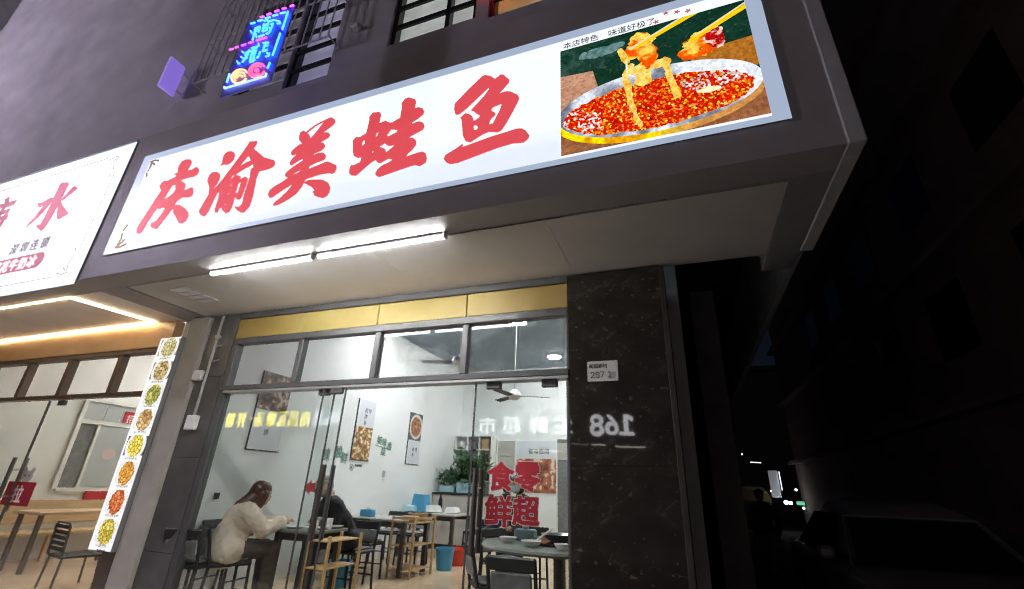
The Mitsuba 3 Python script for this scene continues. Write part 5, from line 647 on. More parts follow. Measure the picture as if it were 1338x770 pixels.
bowl(-.62, 1.0, TZ, .10, .05, 'white bowl near the front edge of the round table')
bowl(-.92, 1.18, TZ, .09, .05, 'white bowl at the left front of the round table')
bowl(-.30, .92, TZ, .08, .05, 'small white bowl at the right front of the round table')
bowl(-.46, 1.40, TZ + .027, .18, .06, 'wide steel dish in the middle of the round table', 'dish', 'm_steel')
bowl(-.12, 1.36, TZ, .15, .10, 'black pot on the right side of the round table', 'pot', 'm_blackmetal')
bowl(-.15, 1.75, TZ, .12, .20, 'pale metal pot standing at the far right of the round table', 'pot', 'm_alu')
one('ladle', tube([(-.62, .98, TZ + .02), (-.55, 1.02, TZ + .07), (-.44, 1.10, TZ + .16)], .010, 6), 'm_white', 'white ladle leaning in the front bowl of the round table', 'ladle')
for i, (x, y) in enumerate(((-3.35, .92), (-3.12, 1.0), (-3.1, 1.25))):
    bowl(x, y, TZ, .12, .022, ('plate on the table in front of the woman in cream', 'plate in the middle of the table with the woman in cream', 'plate at the far corner of the table with the man in black')[i], 'plate')
for i, (x, y) in enumerate(((-3.05, .90), (-3.03, 1.10))):
    one('glass_cup', lathe([(.028, 0), (.035, .11), (.031, .11), (.025, .006), (0, .006), (0, 0), (.028, 0)], (x, y, TZ + .002), 16), 'm_white', ('white cup at the right end of the table with plates', 'second white cup at the right end of the table with plates, farther in')[i], 'cup', smooth=40)
for i, (x, y, sx, sy, h, m, lab) in enumerate(((-4.2, 5.1, .16, .13, .30, 'm_blue', 'tall blue bag on the table in front of the counter'), (-3.95, 5.15, .14, .12, .12, 'm_white', 'white plastic bag on the table beside the blue bag'), (-3.55, 5.2, .13, .1, .10, 'm_white', 'white crumpled bag at the right end of the bag table'), (-4.32, 4.9, .12, .1, .10, 'm_paleblue', 'pale blue pack at the wall end of the bag table'))):
    pts = [(x + sx * s1 * (1 - .25 * k), y + sy * s2 * (1 - .25 * k), TZ + .002 + h * k + .03 * rng.random()) for k in (0, .5, 1) for s1 in (-1, 1) for s2 in (-1, 1)]
    one('shopping_bag', tm(m3.Manifold.hull_points(np.array(pts))), m, lab, 'bag')
# counter, plants, shelf
ct = thing('counter', 'pale service counter with a dark top at the rear of the restaurant', 'counter')
part(ct, 'body', rbx(-4.56, -3.45, 6.2, 6.75, FL, 1.36), 'm_beige'); part(ct, 'counter_top', rbx(-4.575, -3.42, 6.17, 6.78, 1.363, 1.40), 'm_blackmetal'); part(ct, 'plinth', bx(-4.55, -3.46, 6.18, 6.199, FL, FL + .1), 'm_blackmetal')
one('bottle', lathe([(0, 0), (.045, 0), (.045, .2), (.016, .28), (.016, .34), (0, .34)], (-4.2, 5.9, 1.05), 14), 'm_carglass', 'dark bottle standing before the pale counter', 'bottle', smooth=40)
def plant(x, y, z, n, s, lab):
    k = thing('potted_plant', lab, 'plant')
    part(k, 'planter', rbx(x - .22 * s, x + .22 * s, y - .1, y + .1, z, z + .17 * s, .01), 'm_paleblue')
    part(k, 'stem', cat([cyl((x + .1 * s * (j - 2) / 2, y, z + .15 * s), (x + .17 * s * (j - 2) / 2, y, z + .45 * s), .006) for j in range(5)]), 'm_green')
    ms = []
    for j in range(n):
        c = np.array((x, y, z + .40 * s)) + rng.normal(size=3) * (.15 * s, .09 * s, .12 * s)
        L, w = .09 * s * (.7 + .6 * rng.random()), .03 * s; d = rng.normal(size=3); d /= np.linalg.norm(d); e = np.cross(d, rng.normal(size=3)); e /= np.linalg.norm(e)
        ms.append(trimesh.Trimesh([c - d * L, c + e * w + (0, 0, .006), c + d * L, c - e * w + (0, 0, .006)], [(0, 1, 2), (0, 2, 3)], process=False))
    part(k, 'foliage', cat(ms), 'm_leaf')
plant(-3.78, 6.4, 1.402, 420, 1.25, 'bushy potted plant in a blue planter on the counter')
plant(-4.30, 6.4, 1.402, 160, .8, 'smaller potted plant at the wall end of the counter')
sh = thing('wall_shelf', 'white open shelf of square compartments at the rear of the restaurant', 'shelf')
for x in (-4.56, -4.24, -3.92, -3.60): part(sh, 'upright', bx(x, x + .02, 7.08, 7.39, .3, 2.70), 'm_white')
for z in (.6, .95, 1.30, 1.66, 2.01, 2.36, 2.68):
    part(sh, 'board', cat([bx(a + .02, a + .32, 7.082, 7.388, z, z + .018) for a in (-4.56, -4.24, -3.92)]), 'm_white')
its = [(-4.40, 2.378, 'm_ceramic', 'bowl', 'white jar in the top left compartment of the rear shelf'), (-4.10, 2.378, 'm_seatgrey', 'bowl', 'grey jar in the top middle compartment of the rear shelf'), (-3.76, 2.378, 'm_cardboard', 'box', 'brown box in the top right compartment of the rear shelf'), (-4.40, 2.028, 'm_green', 'bowl', 'green pot in the second row of the rear shelf'), (-4.08, 2.028, 'm_ceramic', 'bowl', 'white pot in the second row of the rear shelf'), (-3.76, 2.028, 'm_brown', 'bowl', 'brown pot in the second row of the rear shelf'), (-3.76, 1.68, 'm_blackmetal', 'box', 'dark box in the third row of the rear shelf')]
for x, z, m, kd, lab in its:
    if kd == 'box': one('shelf_box', rbx(x - .10, x + .10, 7.12, 7.32, z, z + .24, .006), m, lab, 'box')
    else: one('shelf_jar', lathe([(0, 0), (.06, 0), (.09, .08), (.085, .16), (.05, .2), (0, .2)], (x, 7.2, z), 16), m, lab, 'jar', smooth=40)
ph = thing('rear_hatch', 'pale panelled hatch in the rear wall beside the shelf', 'hatch')
part(ph, 'panel', rbx(-3.52, -3.08, 7.37, 7.399, 2.25, 2.60), 'm_beige'); part(ph, 'panel', rbx(-3.52, -3.08, 7.37, 7.399, 1.62, 2.24), 'm_beige'); part(ph, 'frame', cat(bx(-3.55, -3.52, 7.36, 7.4, 1.6, 2.63), bx(-3.08, -3.05, 7.36, 7.4, 1.6, 2.63)), 'm_white')
bn = thing('rear_banner', 'large rear wall poster, white above and a red dish photo below', 'poster')
part(bn, 'sheet', bx(-3.04, -2.05, 7.385, 7.399, 1.45, 2.60), 'm_poster')
def dishpic(p, n, uv):
    n1 = fbm(p.x * 7, p.z * 7, 2, 4); c = mix((.16, .04, .03), (.62, .22, .10), dr.clip((n1 - .25) * 2, 0, 1))
    return dr.select(n1 > .63, mi.Color3f(.7, .58, .45), c)
mat('m_dishpic', proc(dishpic), .45)
part(bn, 'photo', bx(-3.035, -2.055, 7.381, 7.385, 1.46, 2.20), 'm_dishpic'); part(bn, 'lettering', onfront(unary_union(text('美味招牌', -2.74, 2.32, .12, 1.1, .003)), 7.385, .002), 'm_ink')
fr = thing('rear_door', 'dark grey door in the rear wall beside the large poster', 'door'); part(fr, 'leaf', rbx(-2.02, -1.75, 7.36, 7.399, FL, 2.64), 'm_seatgrey'); part(fr, 'frame', cat(bx(-2.05, -2.02, 7.35, 7.4, FL, 2.67), bx(-1.75, -1.72, 7.35, 7.4, FL, 2.67)), 'm_white')
one('tile_panel', bx(-2.02, -1.75, 7.345, 7.359, 2.18, 2.55), 'm_beige', 'pale square notice on the dark rear door', 'notice')

# red cut-out lettering on the right glass door
rs = thing('door_lettering', 'red cut out lettering stuck on the right glass door', 'lettering')
def fit(g, x0, x1, z0, z1):
    a, b, c, d = g.bounds; g = affinity.translate(g, -a, -b); return affinity.translate(affinity.scale(g, (x1 - x0) / (c - a), (z1 - z0) / (d - b), origin=(0, 0)), x0, z0)
for ch, nm, m, q in (('食', 'character', 'm_sticker', (-.665, -.46, 1.53, 1.73)), ('零', 'character', 'm_sticker', (-.44, -.245, 1.53, 1.73)), ('鲜', 'lower_character', 'm_stickerdk', (-.675, -.465, 1.28, 1.49)), ('超', 'lower_character', 'm_stickerdk', (-.45, -.25, 1.30, 1.49))):
    g = fit(glyph(ch, 0), *q)
    k = part(rs, nm, onfront(g.buffer(.0075), -.009, .002), m); part(k, 'outline', onfront(g.buffer(.0125).difference(g.buffer(.0075)), -.009, .0015), 'm_outline')

# ================================================================ people
def blob(chains, edge=.035, it=10):
    ms = []
    for a, ra, b, rb in chains:
        ms.append(m3.Manifold.batch_hull([m3.Manifold.sphere(ra, 18).translate([float(v) for v in a]), m3.Manifold.sphere(rb, 18).translate([float(v) for v in b])]))
    m = tm(m3.Manifold.batch_boolean(ms, m3.OpType.Add).refine_to_length(edge)); m.merge_vertices()
    trimesh.smoothing.filter_taubin(m, iterations=it); return m
V = np.array
def hand(w, d, up, s=1.0):
    d = V(d, float) / np.linalg.norm(d); up = V(up, float); up -= d * (up @ d); up /= np.linalg.norm(up); sd = np.cross(d, up)
    out = [(w, .026 * s, w + d * .07 * s, .034 * s)]
    for j, L in enumerate((.066, .076, .07, .055)):
        b = w + d * .085 * s + sd * (.022 * (1.5 - j)) * s; k = b + d * L * .5 * s - up * .008; out += [(b, .0095 * s, k, .009 * s), (k, .009 * s, k + d * L * .4 * s - up * .03 * s, .008 * s)]
    t = w + d * .03 * s + sd * .03 * s; out += [(t, .012 * s, t + (d * .04 + sd * .025) * s, .010 * s)]
    return out
def person(lab, hip, d, lean=.12, hipw=.085, shoulder=.19, seated=True, top='m_jacket', legs='m_blackmetal', hair='m_hairblack', puff=1.0, longhair=False, handt=None, headtilt=.04, stand=None, shoe='m_blackmetal', mask=False, sc=1.0):
    d = V((d[0], d[1], 0.)); d /= np.linalg.norm(d); r = np.cross(d, (0, 0, 1.)); z = V((0, 0, 1.)); hip = V(hip, float)
    ch = hip + z * .40 * sc + d * lean; nk = hip + z * .53 * sc + d * (lean + .04); hd = nk + z * (.155 - .03 * (sc < 1)) + d * (headtilt + .03)
    waist = hip + z * .18 + d * lean * .35
    body, coat, trous = [], [], []
    tor = [(hip - r * hipw, .12, hip + r * hipw, .12), (hip, .135, waist, .125), (waist, .125, ch, .135), (ch - r * .09, .105, ch + r * .09, .105), (ch + z * .03 - r * (shoulder - .04), .07, ch + z * .03 + r * (shoulder - .04), .07), (ch, .10, nk - z * .03, .065)]
    body += tor + [(nk - z * .05, .055, nk + z * .06, .052)]
    coat += [(a, ra + .018 * puff, b, rb + .018 * puff) for a, ra, b, rb in tor]
    hands = []
    for s, tg in zip((-1, 1), handt):
        S = ch + z * .03 + r * s * shoulder; W = hip + d * tg[0] + r * (s * tg[1]) + z * tg[2]
        E = (S + W) / 2 - z * .10 + r * s * .06 - d * .03
        arm = [(S, .056, E, .046), (E, .046, W, .033)]; body += arm; coat += [(a, ra + .018 * puff, b, rb + .016 * puff) for a, ra, b, rb in arm]
        hands += hand(W, W - E + d * .05, z + .001 * d)
    for s in (-1, 1):
        H = hip + r * s * .09
        if seated: K = H + d * .42 + z * .0; A = K - z * (K[2] - FL - .08) + d * .02
        else: K = H + d * stand[(s + 1) // 2][0] * .5 + z * -.42 + d * .04; A = H + d * stand[(s + 1) // 2][0] - z * (hip[2] - stand[2] - .08)
        lg = [(H, .088, K, .062), (K, .060, A, .042)]; body += lg; trous += [(a, ra + .014, b, rb + .018) for a, ra, b, rb in lg]
        ft = [(A - z * .03, .045, A + d * .15 - z * .045, .034)]
        body += ft; coatf = [(a, ra + .008, b, rb + .008) for a, ra, b, rb in ft]; hands_f = coatf
        if s == -1: shoes = coatf
        else: shoes += coatf
    trous += [(hip - r * hipw, .128, hip + r * hipw, .128)]
    head = [(hd + z * .03, .085, hd - z * .045 + d * .025, .062), (hd + z * .02 - d * .025, .086, hd + z * .03 + d * .02, .080), (hd - d * -.075 - z * .0 + d * .012, .012, hd + d * .095 - z * .03, .014), (hd - z * .075 + d * .05, .035, hd - z * .03 + d * .055, .04)]
    head += [(hd + r * s * .078 - z * .015, .014, hd + r * s * .082 + z * .02, .016) for s in (-1, 1)]
    k = thing('person', lab, 'person')
    part(k, 'body', blob(body + head + hands, .022, 4), 'm_skin', smooth=True)
    jk = blob(coat, .02, 8)
    import meshkit
    jk.vertices += jk.vertex_normals * ((meshkit.fbm(jk.vertices * (14, 14, 9), 3, 5) - .5) * .045 * puff / 2 + (meshkit.fbm(jk.vertices * 45, 2, 9) - .5) * .012 * (puff > 1.9))[:, None]
    part(k, 'jacket', jk, top, smooth=True); part(k, 'trousers', blob(trous, .035, 6), legs, smooth=True)
    for q in (0, 1): part(k, 'shoe', blob(shoes[q:q + 1], .03, 2), shoe, smooth=True)
    hc = [(hd + z * .05 - d * .03, .092, hd + z * .045 + d * .012, .086), (hd - d * .045 + z * .02, .088, hd - d * .04 - z * .05, .07)]
    if longhair: hc += [(hd - d * .055 - z * .02, .085, nk - d * .09 - z * .02, .085), (nk - d * .09 - z * .02, .085, nk - d * .17 - z * .20, .065), (nk - d * .08 - r * .05, .07, nk - d * .16 - r * .06 - z * .22, .05), (hd + r * .05, .06, hd + r * .06 - z * .10 - d * .02, .045), (hd - r * .05, .06, hd - r * .06 - z * .12 - d * .02, .045)]
    part(k, 'hair', blob(hc, .02, 5), hair, smooth=True)
    for s in (-1, 1): part(k, 'eye', cat(sph(hd + d * .083 + r * s * .031 + z * .012, .011, 1)), 'm_ink')
    part(k, 'mouth', blob([(hd + d * .088 - z * .055 - r * .018, .006, hd + d * .088 - z * .055 + r * .018, .006)], .006, 1), 'm_stickerdk')
    if mask: part(k, 'face_mask', blob([(hd + d * .06 - z * .045 - r * .03, .045, hd + d * .06 - z * .045 + r * .03, .045)], .02, 3), 'm_paleblue', smooth=True)
    return k
person('woman with long reddish brown hair in a fluffy cream jacket seated at the left table', (-3.72, .42, FL + .56), (.42, .91), .10, sc=.76, headtilt=.06, top='m_fleece', legs='m_brown', hair='m_hair', puff=2.0, longhair=True, handt=((.46, .10, .24), (.46, .10, .26)))
person('person in a black jacket seated at the table behind the door handles', (-3.30, 1.78, FL + .58), (-.45, -.9), .26, sc=.88, top='m_jacket', legs='m_jacket', hair='m_hairgrey', puff=1.2, handt=((.34, .12, .20), (.36, .10, .22)), headtilt=.08)
person('diner in a brown coat with a face mask seated beyond the round table', (-1.32, 3.15, FL + .60), (-.5, -.85), .14, top='m_brown', legs='m_navy', puff=1.8, handt=((.36, .10, .16), (.36, .10, .16)), mask=True)
person('diner in navy clothes seated behind the red door lettering', (-1.95, 3.6, FL + .60), (.7, -.6), .14, top='m_navy', legs='m_jacket', puff=1.4, handt=((.36, .10, .16), (.36, .10, .16)))
chair(-1.99, 3.64, 220, 'dark chair under the diner in navy clothes')
person('walker in pale trousers in the dark alley', (2.30, 9.0, .90), (-.3, -1), .06, seated=False, top='m_dull', legs='m_palegrey', handt=((.06, .26, -.05), (-.06, .26, -.05)), stand=((.14,), (-.10,), 0.0))

# ================================================================ inside the shop next door
tubelamp(-7.9, -6.4, 2.2, 4.1, 'white tube lamp on the ceiling of the shop next door', 190, .8); tubelamp(-7.9, -6.4, 4.4, 4.1, 'white tube lamp farther back on the ceiling of the shop next door', 190, .6)
sw = thing('serving_window', 'white framed serving window in the side wall of the shop next door', 'window')
X2 = -8.7
part(sw, 'frame', cat(bx(X2, X2 + .05, 1.30, 1.36, 1.28, 2.70), bx(X2, X2 + .05, 2.50, 2.56, 1.28, 2.72), bx(X2, X2 + .05, 1.36, 2.50, 2.30, 2.36), bx(X2, X2 + .05, 1.36, 2.50, 2.66, 2.72), bx(X2, X2 + .05, 1.36, 2.50, 1.25, 1.30)), 'm_white')
part(sw, 'dark_opening', bx(X2, X2 + .01, 1.36, 1.62, 1.3, 2.30), 'm_seatgrey'); part(sw, 'dark_opening', bx(X2, X2 + .01, 2.28, 2.50, 1.3, 2.30), 'm_seatgrey')
part(sw, 'sliding_pane', bx(X2, X2 + .03, 1.66, 2.26, 1.32, 2.28), 'm_alu'); part(sw, 'pane_frame', cat(bx(X2, X2 + .045, 1.62, 1.66, 1.3, 2.3), bx(X2, X2 + .045, 2.26, 2.29, 1.3, 2.3)), 'm_white')
for a, b in ((1.36, 1.66), (1.68, 1.92), (1.94, 2.2)): part(sw, 'upper_pane', bx(X2, X2 + .012, a, b, 2.37, 2.65), 'm_alu')
part(sw, 'red_sign', bx(X2 + .012, X2 + .03, 1.98, 2.50, 2.38, 2.58), 'm_sticker'); part(sw, 'sign_lettering', onleft(unary_union(text('招牌美', 2.02, 2.40, .15, 1.05, .002)), X2 + .03, .002), 'm_white')
part(sw, 'red_sill', bx(X2, X2 + .06, 1.80, 2.5, 1.12, 1.25), 'm_sticker')
one('red_sticker', onleft(Point(1.93, 1.85).buffer(.10), X2 + .03, .003), 'm_outline', 'round pale pink sticker on the pane of the serving window', 'wall sticker')
bn = thing('bench_seat', 'long wooden bench along the wall of the shop next door', 'bench')
part(bn, 'back', rbx(X2 + .01, X2 + .06, .3, 3.2, .80, 1.12, .006), 'm_bench'); part(bn, 'seat', rbx(X2 + .01, X2 + .45, .3, 3.2, .66, .70, .006), 'm_bench')
for y in (.35, 1.3, 2.2, 3.1): part(bn, 'leg', rbx(X2 + .36, X2 + .42, y, y + .06, FL, .66, .004), 'm_bench')
t = thing('snack_table', 'wooden table in front of the bench in the shop next door', 'table')
part(t, 'tabletop', rbx(-7.95, -7.35, .6, 1.9, .99, 1.03, .008), 'm_bench')
for x in (-7.9, -7.45):
    for y in (.65, 1.8): part(t, 'leg', rbx(x, x + .05, y, y + .05, FL, .989, .004), 'm_frame_brown')
def snack_chair(x, y, a, lab):
    c = thing('mesh_chair', lab, 'chair'); P = lambda m: (lambda q: (q.apply_scale((1, 1, .76)), q.apply_translation((x, y, FL)), q)[2])(rot(m, a))
    part(c, 'seat', P(rbx(-.2, .2, -.2, .2, .42, .46, .012)), 'm_blackmetal')
    for i in range(5): part(c, 'back_slat', P(rbx(-.19, .19, -.215, -.20, .52 + i * .075, .57 + i * .075, .004)), 'm_blackmetal')
    part(c, 'back_frame', P(tube([(-.2, -.2, .45), (-.2, -.215, .86), (-.16, -.215, .90), (.16, -.215, .90), (.2, -.215, .86), (.2, -.2, .45)], .014, 8)), 'm_frame_brown')
    for sx in (-.18, .18):
        for sy in (-.18, .18): part(c, 'leg', P(cyl((sx, sy, .42), (sx * 1.1, sy * 1.1, 0), .013, 8)), 'm_frame_brown')
snack_chair(-6.15, .50, -10, 'slatted dark chair just inside the glass below the lit menu strip')
st = thing('pull_sticker', 'dark red square door sticker with a white character under a small grey animal head', 'sticker')
part(st, 'square', bx(-6.99, -6.44, -.012, -.008, 1.15, 1.41), 'm_stickerdk'); part(st, 'character', onfront(unary_union(text('拉', -6.82, 1.20, .2, 1, .004)), -.012, .002), 'm_white')
part(st, 'animal_head', onfront(unary_union([affinity.scale(Point(-6.68, 1.47).buffer(.11), 1, .6), Point(-6.76, 1.54).buffer(.035), Point(-6.60, 1.54).buffer(.035)]), -.008, .003), 'm_plastic_grey')
part(st, 'animal_eyes', onfront(unary_union([Point(-6.72, 1.48).buffer(.012), Point(-6.64, 1.48).buffer(.012)]), -.0112, .002), 'm_ink')
bg = thing('black_bag', 'black bag on a stool at the left edge just inside the shop next door', 'bag')
part(bg, 'body', blob([((-8.62, .55, .86), .13, (-8.42, .6, .86), .12), ((-8.56, .56, .98), .08, (-8.46, .59, .98), .07)], .03, 6), 'm_jacket', smooth=True)
part(bg, 'strap', tube([(-8.58, .5, 1.0), (-8.54, .5, 1.09), (-8.46, .52, 1.09), (-8.42, .54, 1.0)], .012, 6), 'm_blackmetal')
sto = thing('stool', 'round stool carrying the black bag at the left edge', 'stool')
part(sto, 'seat', lathe([(0, .68), (.17, .68), (.17, .72), (0, .72)], (-8.5, .58, 0), 20), 'm_frame_brown')
for a in (-1, 1):
    for c in (-1, 1): part(sto, 'leg', cyl((-8.5 + .12 * a, .58 + .12 * c, FL), (-8.5 + .1 * a, .58 + .1 * c, .68), .014), 'm_frame_brown')

# ================================================================ across the street: what the glass mirrors
OP = thing('opposite_building', 'dark building across the street carrying lit shop lettering', 'building')
part(OP, 'wall', bx(-30, 12, -9.4, -9.2, 0, 11), 'm_alley'); part(OP, 'signband', bx(-16, 3.0, -8.10, -8.02, 2.6, 3.6), 'm_blackmetal'); part(OP, 'canopy', bx(-16, 3.0, -9.2, -8.02, 3.6, 3.8), 'm_alley')
def letters(chars, xs, w, z, size, rad, name, lab, fat=.002, y=-8.02):
    k = thing(name, lab, 'sign letters')
    for ch, x in zip(chars, xs):
        g = glyph(ch, 0); a, b, c, d_ = g.bounds
        g = affinity.scale(affinity.translate(g, -a, -b), w / (c - a) if w else size / 96, size / (d_ - b) if d_ > b else 1, origin=(0, 0)).buffer(fat)
        m = extrude(g, .04); v = m.vertices; part(k, 'character', trimesh.Trimesh(np.stack([x - v[:, 0], y + v[:, 2], z + v[:, 1]], 1), m.faces, process=False), 'm_white', em=emit(rad, .06))
letters(['市', '超', '鲜', '生'], [-3.86, -3.16, -2.43, -1.78], .5, 2.84, .44, (5.2, 5.5, 5.7), 'supermarket_letters', 'white lit supermarket lettering across the street mirrored in the right glass')
letters(['n8', 'n6', 'n1'], [-1.03, -.66, -.31], .30, 2.80, .46, (7.5, 7.5, 7.8), 'supermarket_number', 'white lit number across the street mirrored in the polished marble', .02)
letters(['粉', '拌', '汤', '罐', '瓦', '昌', '南'], [-13.30, -12.80, -12.02, -11.52, -11.05, -10.59, -10.12], .37, 3.08, .47, (6.0, 5.4, .05), 'noodle_letters', 'yellow lit lettering across the street mirrored in the left glass panel', .002)
one('letter_dot', cyl((-12.55, -8.02, 3.36), (-12.55, -7.98, 3.36), .05, 12), 'm_white', 'yellow lit dot in the mirrored lettering', 'sign letters', em=emit((3.8, 3.4, 1.2), .02))
one('sign_block', cat(bx(-9.95, -9.65, -8.02, -7.98, 3.08, 3.55), bx(-9.5, -9.35, -8.02, -7.98, 3.1, 3.3), bx(-9.3, -9.12, -8.02, -7.98, 3.15, 3.5), bx(-9.07, -8.9, -8.02, -7.98, 3.15, 3.5)), 'm_white', 'white lit block beside the yellow lettering across the street', 'sign', em=emit((2.6, 2.8, 3.1), .02))
for i, (x0, x1, y, z) in enumerate(((-3.95, -3.10, -8.6, 2.68), (-2.75, -1.5, -8.6, 2.66), (-1.45, -1.05, -8.6, 2.62), (-.85, -.10, -8.6, 2.58), (-3.2, -2.3, -8.9, 2.5))):
    tubelamp(x0, x1, y, z, ('tube lamp across the street mirrored below the lettering, far left', 'long tube lamp across the street mirrored beside the marble pier', 'short tube lamp across the street mirrored in the marble pier', 'tube lamp across the street mirrored under the number in the marble', 'lower tube lamp across the street mirrored in the right glass')[i], 7, .02, group=None)

# ================================================================ the dark alley on the right
AB = thing('alley_building', 'dark tenement on the right side of the alley with faint ledges and pipes', 'building')
part(AB, 'wall', bx(6.2, 12, -1.0, 26, 0, 16), 'm_alley')
for i, z in enumerate((3.2, 6.2, 9.2, 12.2)): part(AB, 'ledge', bx(5.85, 6.2, -1.0, 26, z, z + .14), 'm_alley')
for i in range(6):
    for z in (4.3, 7.3): part(AB, 'window', bx(6.17, 6.199, .6 + i * 3.2, 2.0 + i * 3.2, z, z + 1.4), 'm_carglass')
part(AB, 'drain_pipe', cyl((6.1, 2.4, 0), (6.1, 2.4, 14), .06, 10), 'm_brown')
FB = thing('far_alley_building', 'dark low building on the left side of the alley with window boxes', 'building')
part(FB, 'wall', bx(-2, 1.6, 10, 24, 0, 11), 'm_alley')
part(FB, 'ledge', bx(1.6, 2.3, 10.6, 12.2, 5.2, 5.32), 'm_trim'); part(FB, 'ledge', bx(1.6, 2.2, 13.0, 14.4, 4.0, 4.1), 'm_trim')
part(FB, 'window_box', bx(1.6, 2.15, 13.0, 14.4, 4.1, 5.0), 'm_alley')
EB = thing('alley_end_building', 'dark building closing the far end of the alley', 'building'); part(EB, 'wall', bx(-6, 14, 42, 46, 0, 12), 'm_alley'); part(EB, 'roof', bx(-6.3, 14.3, 41.7, 46.3, 12, 12.4), 'm_alley')
aw = thing('awning', 'dim yellowish awning far down the alley', 'awning'); part(aw, 'canopy', tm(m3.Manifold.hull_points(np.array([(2.45, 25, 1.9), (4.5, 25, 1.85), (2.6, 25, 1.4), (4.7, 25, 1.35), (2.45, 26.2, 2.1), (4.5, 26.2, 2.05)]))), mat('m_awning', (.42, .33, .15), .8)); part(aw, 'post', cat(cyl((2.6, 25.1, 0), (2.6, 25.1, 1.5), .04), cyl((4.6, 25.1, 0), (4.6, 25.1, 1.4), .04)), 'm_bar')
one('kiosk_panel', rbx(4.72, 5.15, 25.0, 25.15, 1.55, 2.85, .02), 'm_white', 'dim upright lit panel far down the alley', 'sign', em=emit((.10, .11, .12), .02))
one('panel_tube', bx(5.19, 5.23, 24.9, 24.95, 1.9, 2.8), 'm_white', 'thin bright tube at the edge of the dim panel down the alley', 'tube lamp', em=emit((1.2, 1.3, 1.4), .02))
one('exit_light', bx(5.75, 6.1, 24.9, 24.95, 1.25, 1.42), 'm_green', 'tiny green lit sign far down the alley', 'sign', em=emit((.12, .55, .30), .02))
for i, (x, y, z, r, c) in enumerate(((5.22, 24.5, 1.35, .10, (7, 7.5, 8)), (5.42, 24.5, 1.33, .09, (6, 6, 6)), (7.5, 24, 2.5, .09, (22, 24, 26)), (6.9, 24, 2.5, .035, (3, 3.4, 4)), (5.85, 25, 1.95, .06, (4, 4, 4)), (1.75, 24.5, 3.4, .07, (3, 1.2, .3)), (6.0, 24.8, 1.12, .06, (3, 4, 4)), (4.65, 24.6, 1.85, .04, (3, 3, 3)), (4.1, 30, 4.0, .05, (2, 2, 2)))):
    one('distant_lamp', sph((x, y, z), r, 2), 'm_white', ('left of the paired bright distant lamps down the alley', 'right of the paired bright distant lamps down the alley', 'bright distant lamp high on the right of the alley', 'faint distant lamp beside the high bright one', 'distant lamp above the tiny green sign', 'orange distant lamp beside the pier edge', 'distant lamp below the tiny green sign', 'tiny distant lamp left of the dim panel', 'faintest distant lamp far down the alley')[i], 'lamp', em=emit(c, .02))
one('distant_tube', bx(3.95, 4.45, 24.9, 24.95, 3.2, 3.25), 'm_white', 'short white distant tube lamp above the awning', 'tube lamp', em=emit((2, 2, 2), .02))
# the parked car
car = thing('parked_car', 'grey car parked in the alley facing the street', 'car')
def hull(pts): return tm(m3.Manifold.hull_points(np.array(pts, float)))
cx, cy = 3.05, 1.45
def sec(w, y, z): return [(cx - w, cy + y, z), (cx + w, cy + y, z)]
low = hull(sec(.70, 0, .42) + sec(.74, 0, .60) + sec(.78, .35, .82) + sec(.86, .6, .35) + sec(.86, .9, .92) + sec(.88, 3.6, .95) + sec(.84, 4.3, .95) + sec(.80, 4.45, .6) + sec(.80, 4.4, .32) + sec(.72, .1, .30))
cab = hull(sec(.80, 1.15, .93) + sec(.62, 1.75, 1.38) + sec(.50, 2.0, 1.52) + sec(.48, 2.6, 1.56) + sec(.52, 3.2, 1.50) + sec(.76, 4.1, .95))
def soften(m, e, it):
    q = m3.Manifold(m3.Mesh(np.array(m.vertices, np.float32), np.array(m.faces, np.uint32))).refine_to_length(e); q = tm(q); q.merge_vertices(); trimesh.smoothing.filter_laplacian(q, lamb=.5, iterations=it); return q
low, cab = soften(low, .09, 6), soften(cab, .08, 7)
part(car, 'body', low, 'm_car', smooth=True); part(car, 'cabin', cab, 'm_car', smooth=True)
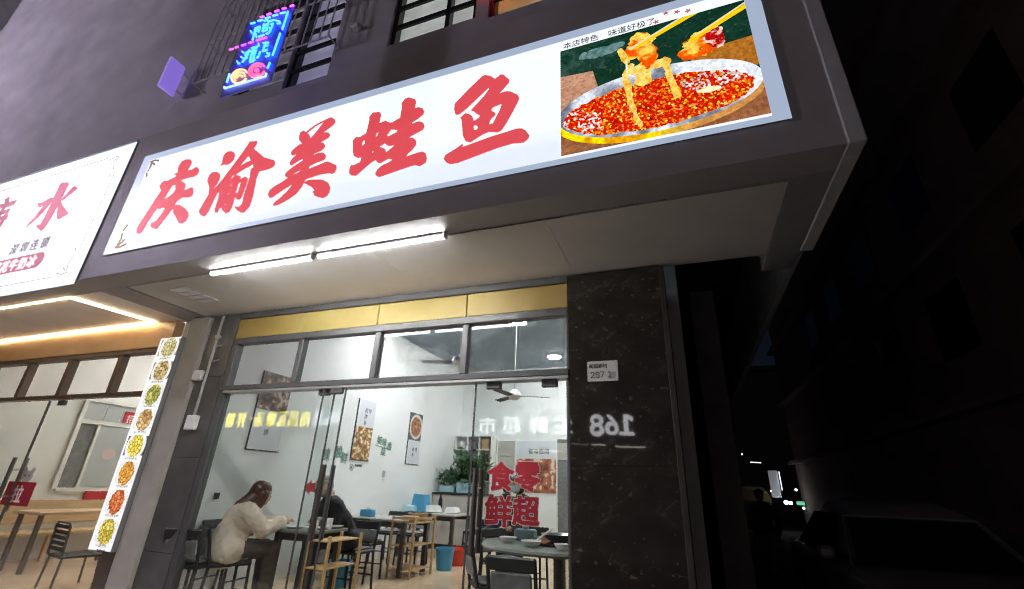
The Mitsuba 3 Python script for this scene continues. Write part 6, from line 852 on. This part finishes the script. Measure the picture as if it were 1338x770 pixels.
def quad(a, b, c, d_, off=.006):
    a, b, c, d_ = map(V, (a, b, c, d_)); n = np.cross(b - a, d_ - a); n = n / np.linalg.norm(n) * off
    return trimesh.convex.convex_hull(np.array([a, b, c, d_, a + n, b + n, c + n, d_ + n]))
part(car, 'windscreen', quad((cx - .70, cy + 1.19, .965), (cx + .70, cy + 1.19, .965), (cx + .575, cy + 1.73, 1.37), (cx - .575, cy + 1.73, 1.37)), 'm_carglass')
part(car, 'screen_trim', cat(tube([(cx - .76, cy + 1.16, .95), (cx - .61, cy + 1.74, 1.39), (cx + .61, cy + 1.74, 1.39), (cx + .76, cy + 1.16, .95)], .014, 8)), 'm_alu')
part(car, 'side_window', quad((cx - .785, cy + 1.5, .97), (cx - .61, cy + 1.95, 1.40), (cx - .61, cy + 3.1, 1.40), (cx - .775, cy + 3.7, .97)), 'm_carglass'); part(car, 'side_window', quad((cx + .785, cy + 1.5, .97), (cx + .61, cy + 1.95, 1.40), (cx + .61, cy + 3.1, 1.40), (cx + .775, cy + 3.7, .97), -.006), 'm_carglass')
for s in (-1, 1):
    part(car, 'headlight', hull([(cx + s * .42, cy + .02, .58), (cx + s * .72, cy + .03, .56), (cx + s * .76, cy + .34, .74), (cx + s * .46, cy + .12, .68), (cx + s * .77, cy + .3, .62)]), 'm_alu')
    m = part(car, 'mirror', rbx(cx + s * .86, cx + s * 1.02, cy + 1.25, cy + 1.35, .98, 1.10, .03), 'm_car')
    for y in (.85, 3.55):
        w = part(car, 'wheel', cyl((cx + s * .66, cy + y, .31), (cx + s * .87, cy + y, .31), .31, 24), 'm_rubber', smooth=30); part(w, 'rim', cyl((cx + s * .86, cy + y, .31), (cx + s * .885, cy + y, .31), .2, 20), 'm_alu')
part(car, 'bumper', hull(sec(.72, -.05, .33) + sec(.74, -.05, .48) + sec(.80, .25, .33) + sec(.82, .25, .48)), 'm_car'); part(car, 'grille', rbx(cx - .35, cx + .35, cy - .02, cy + .03, .50, .60, .01), 'm_blackmetal')
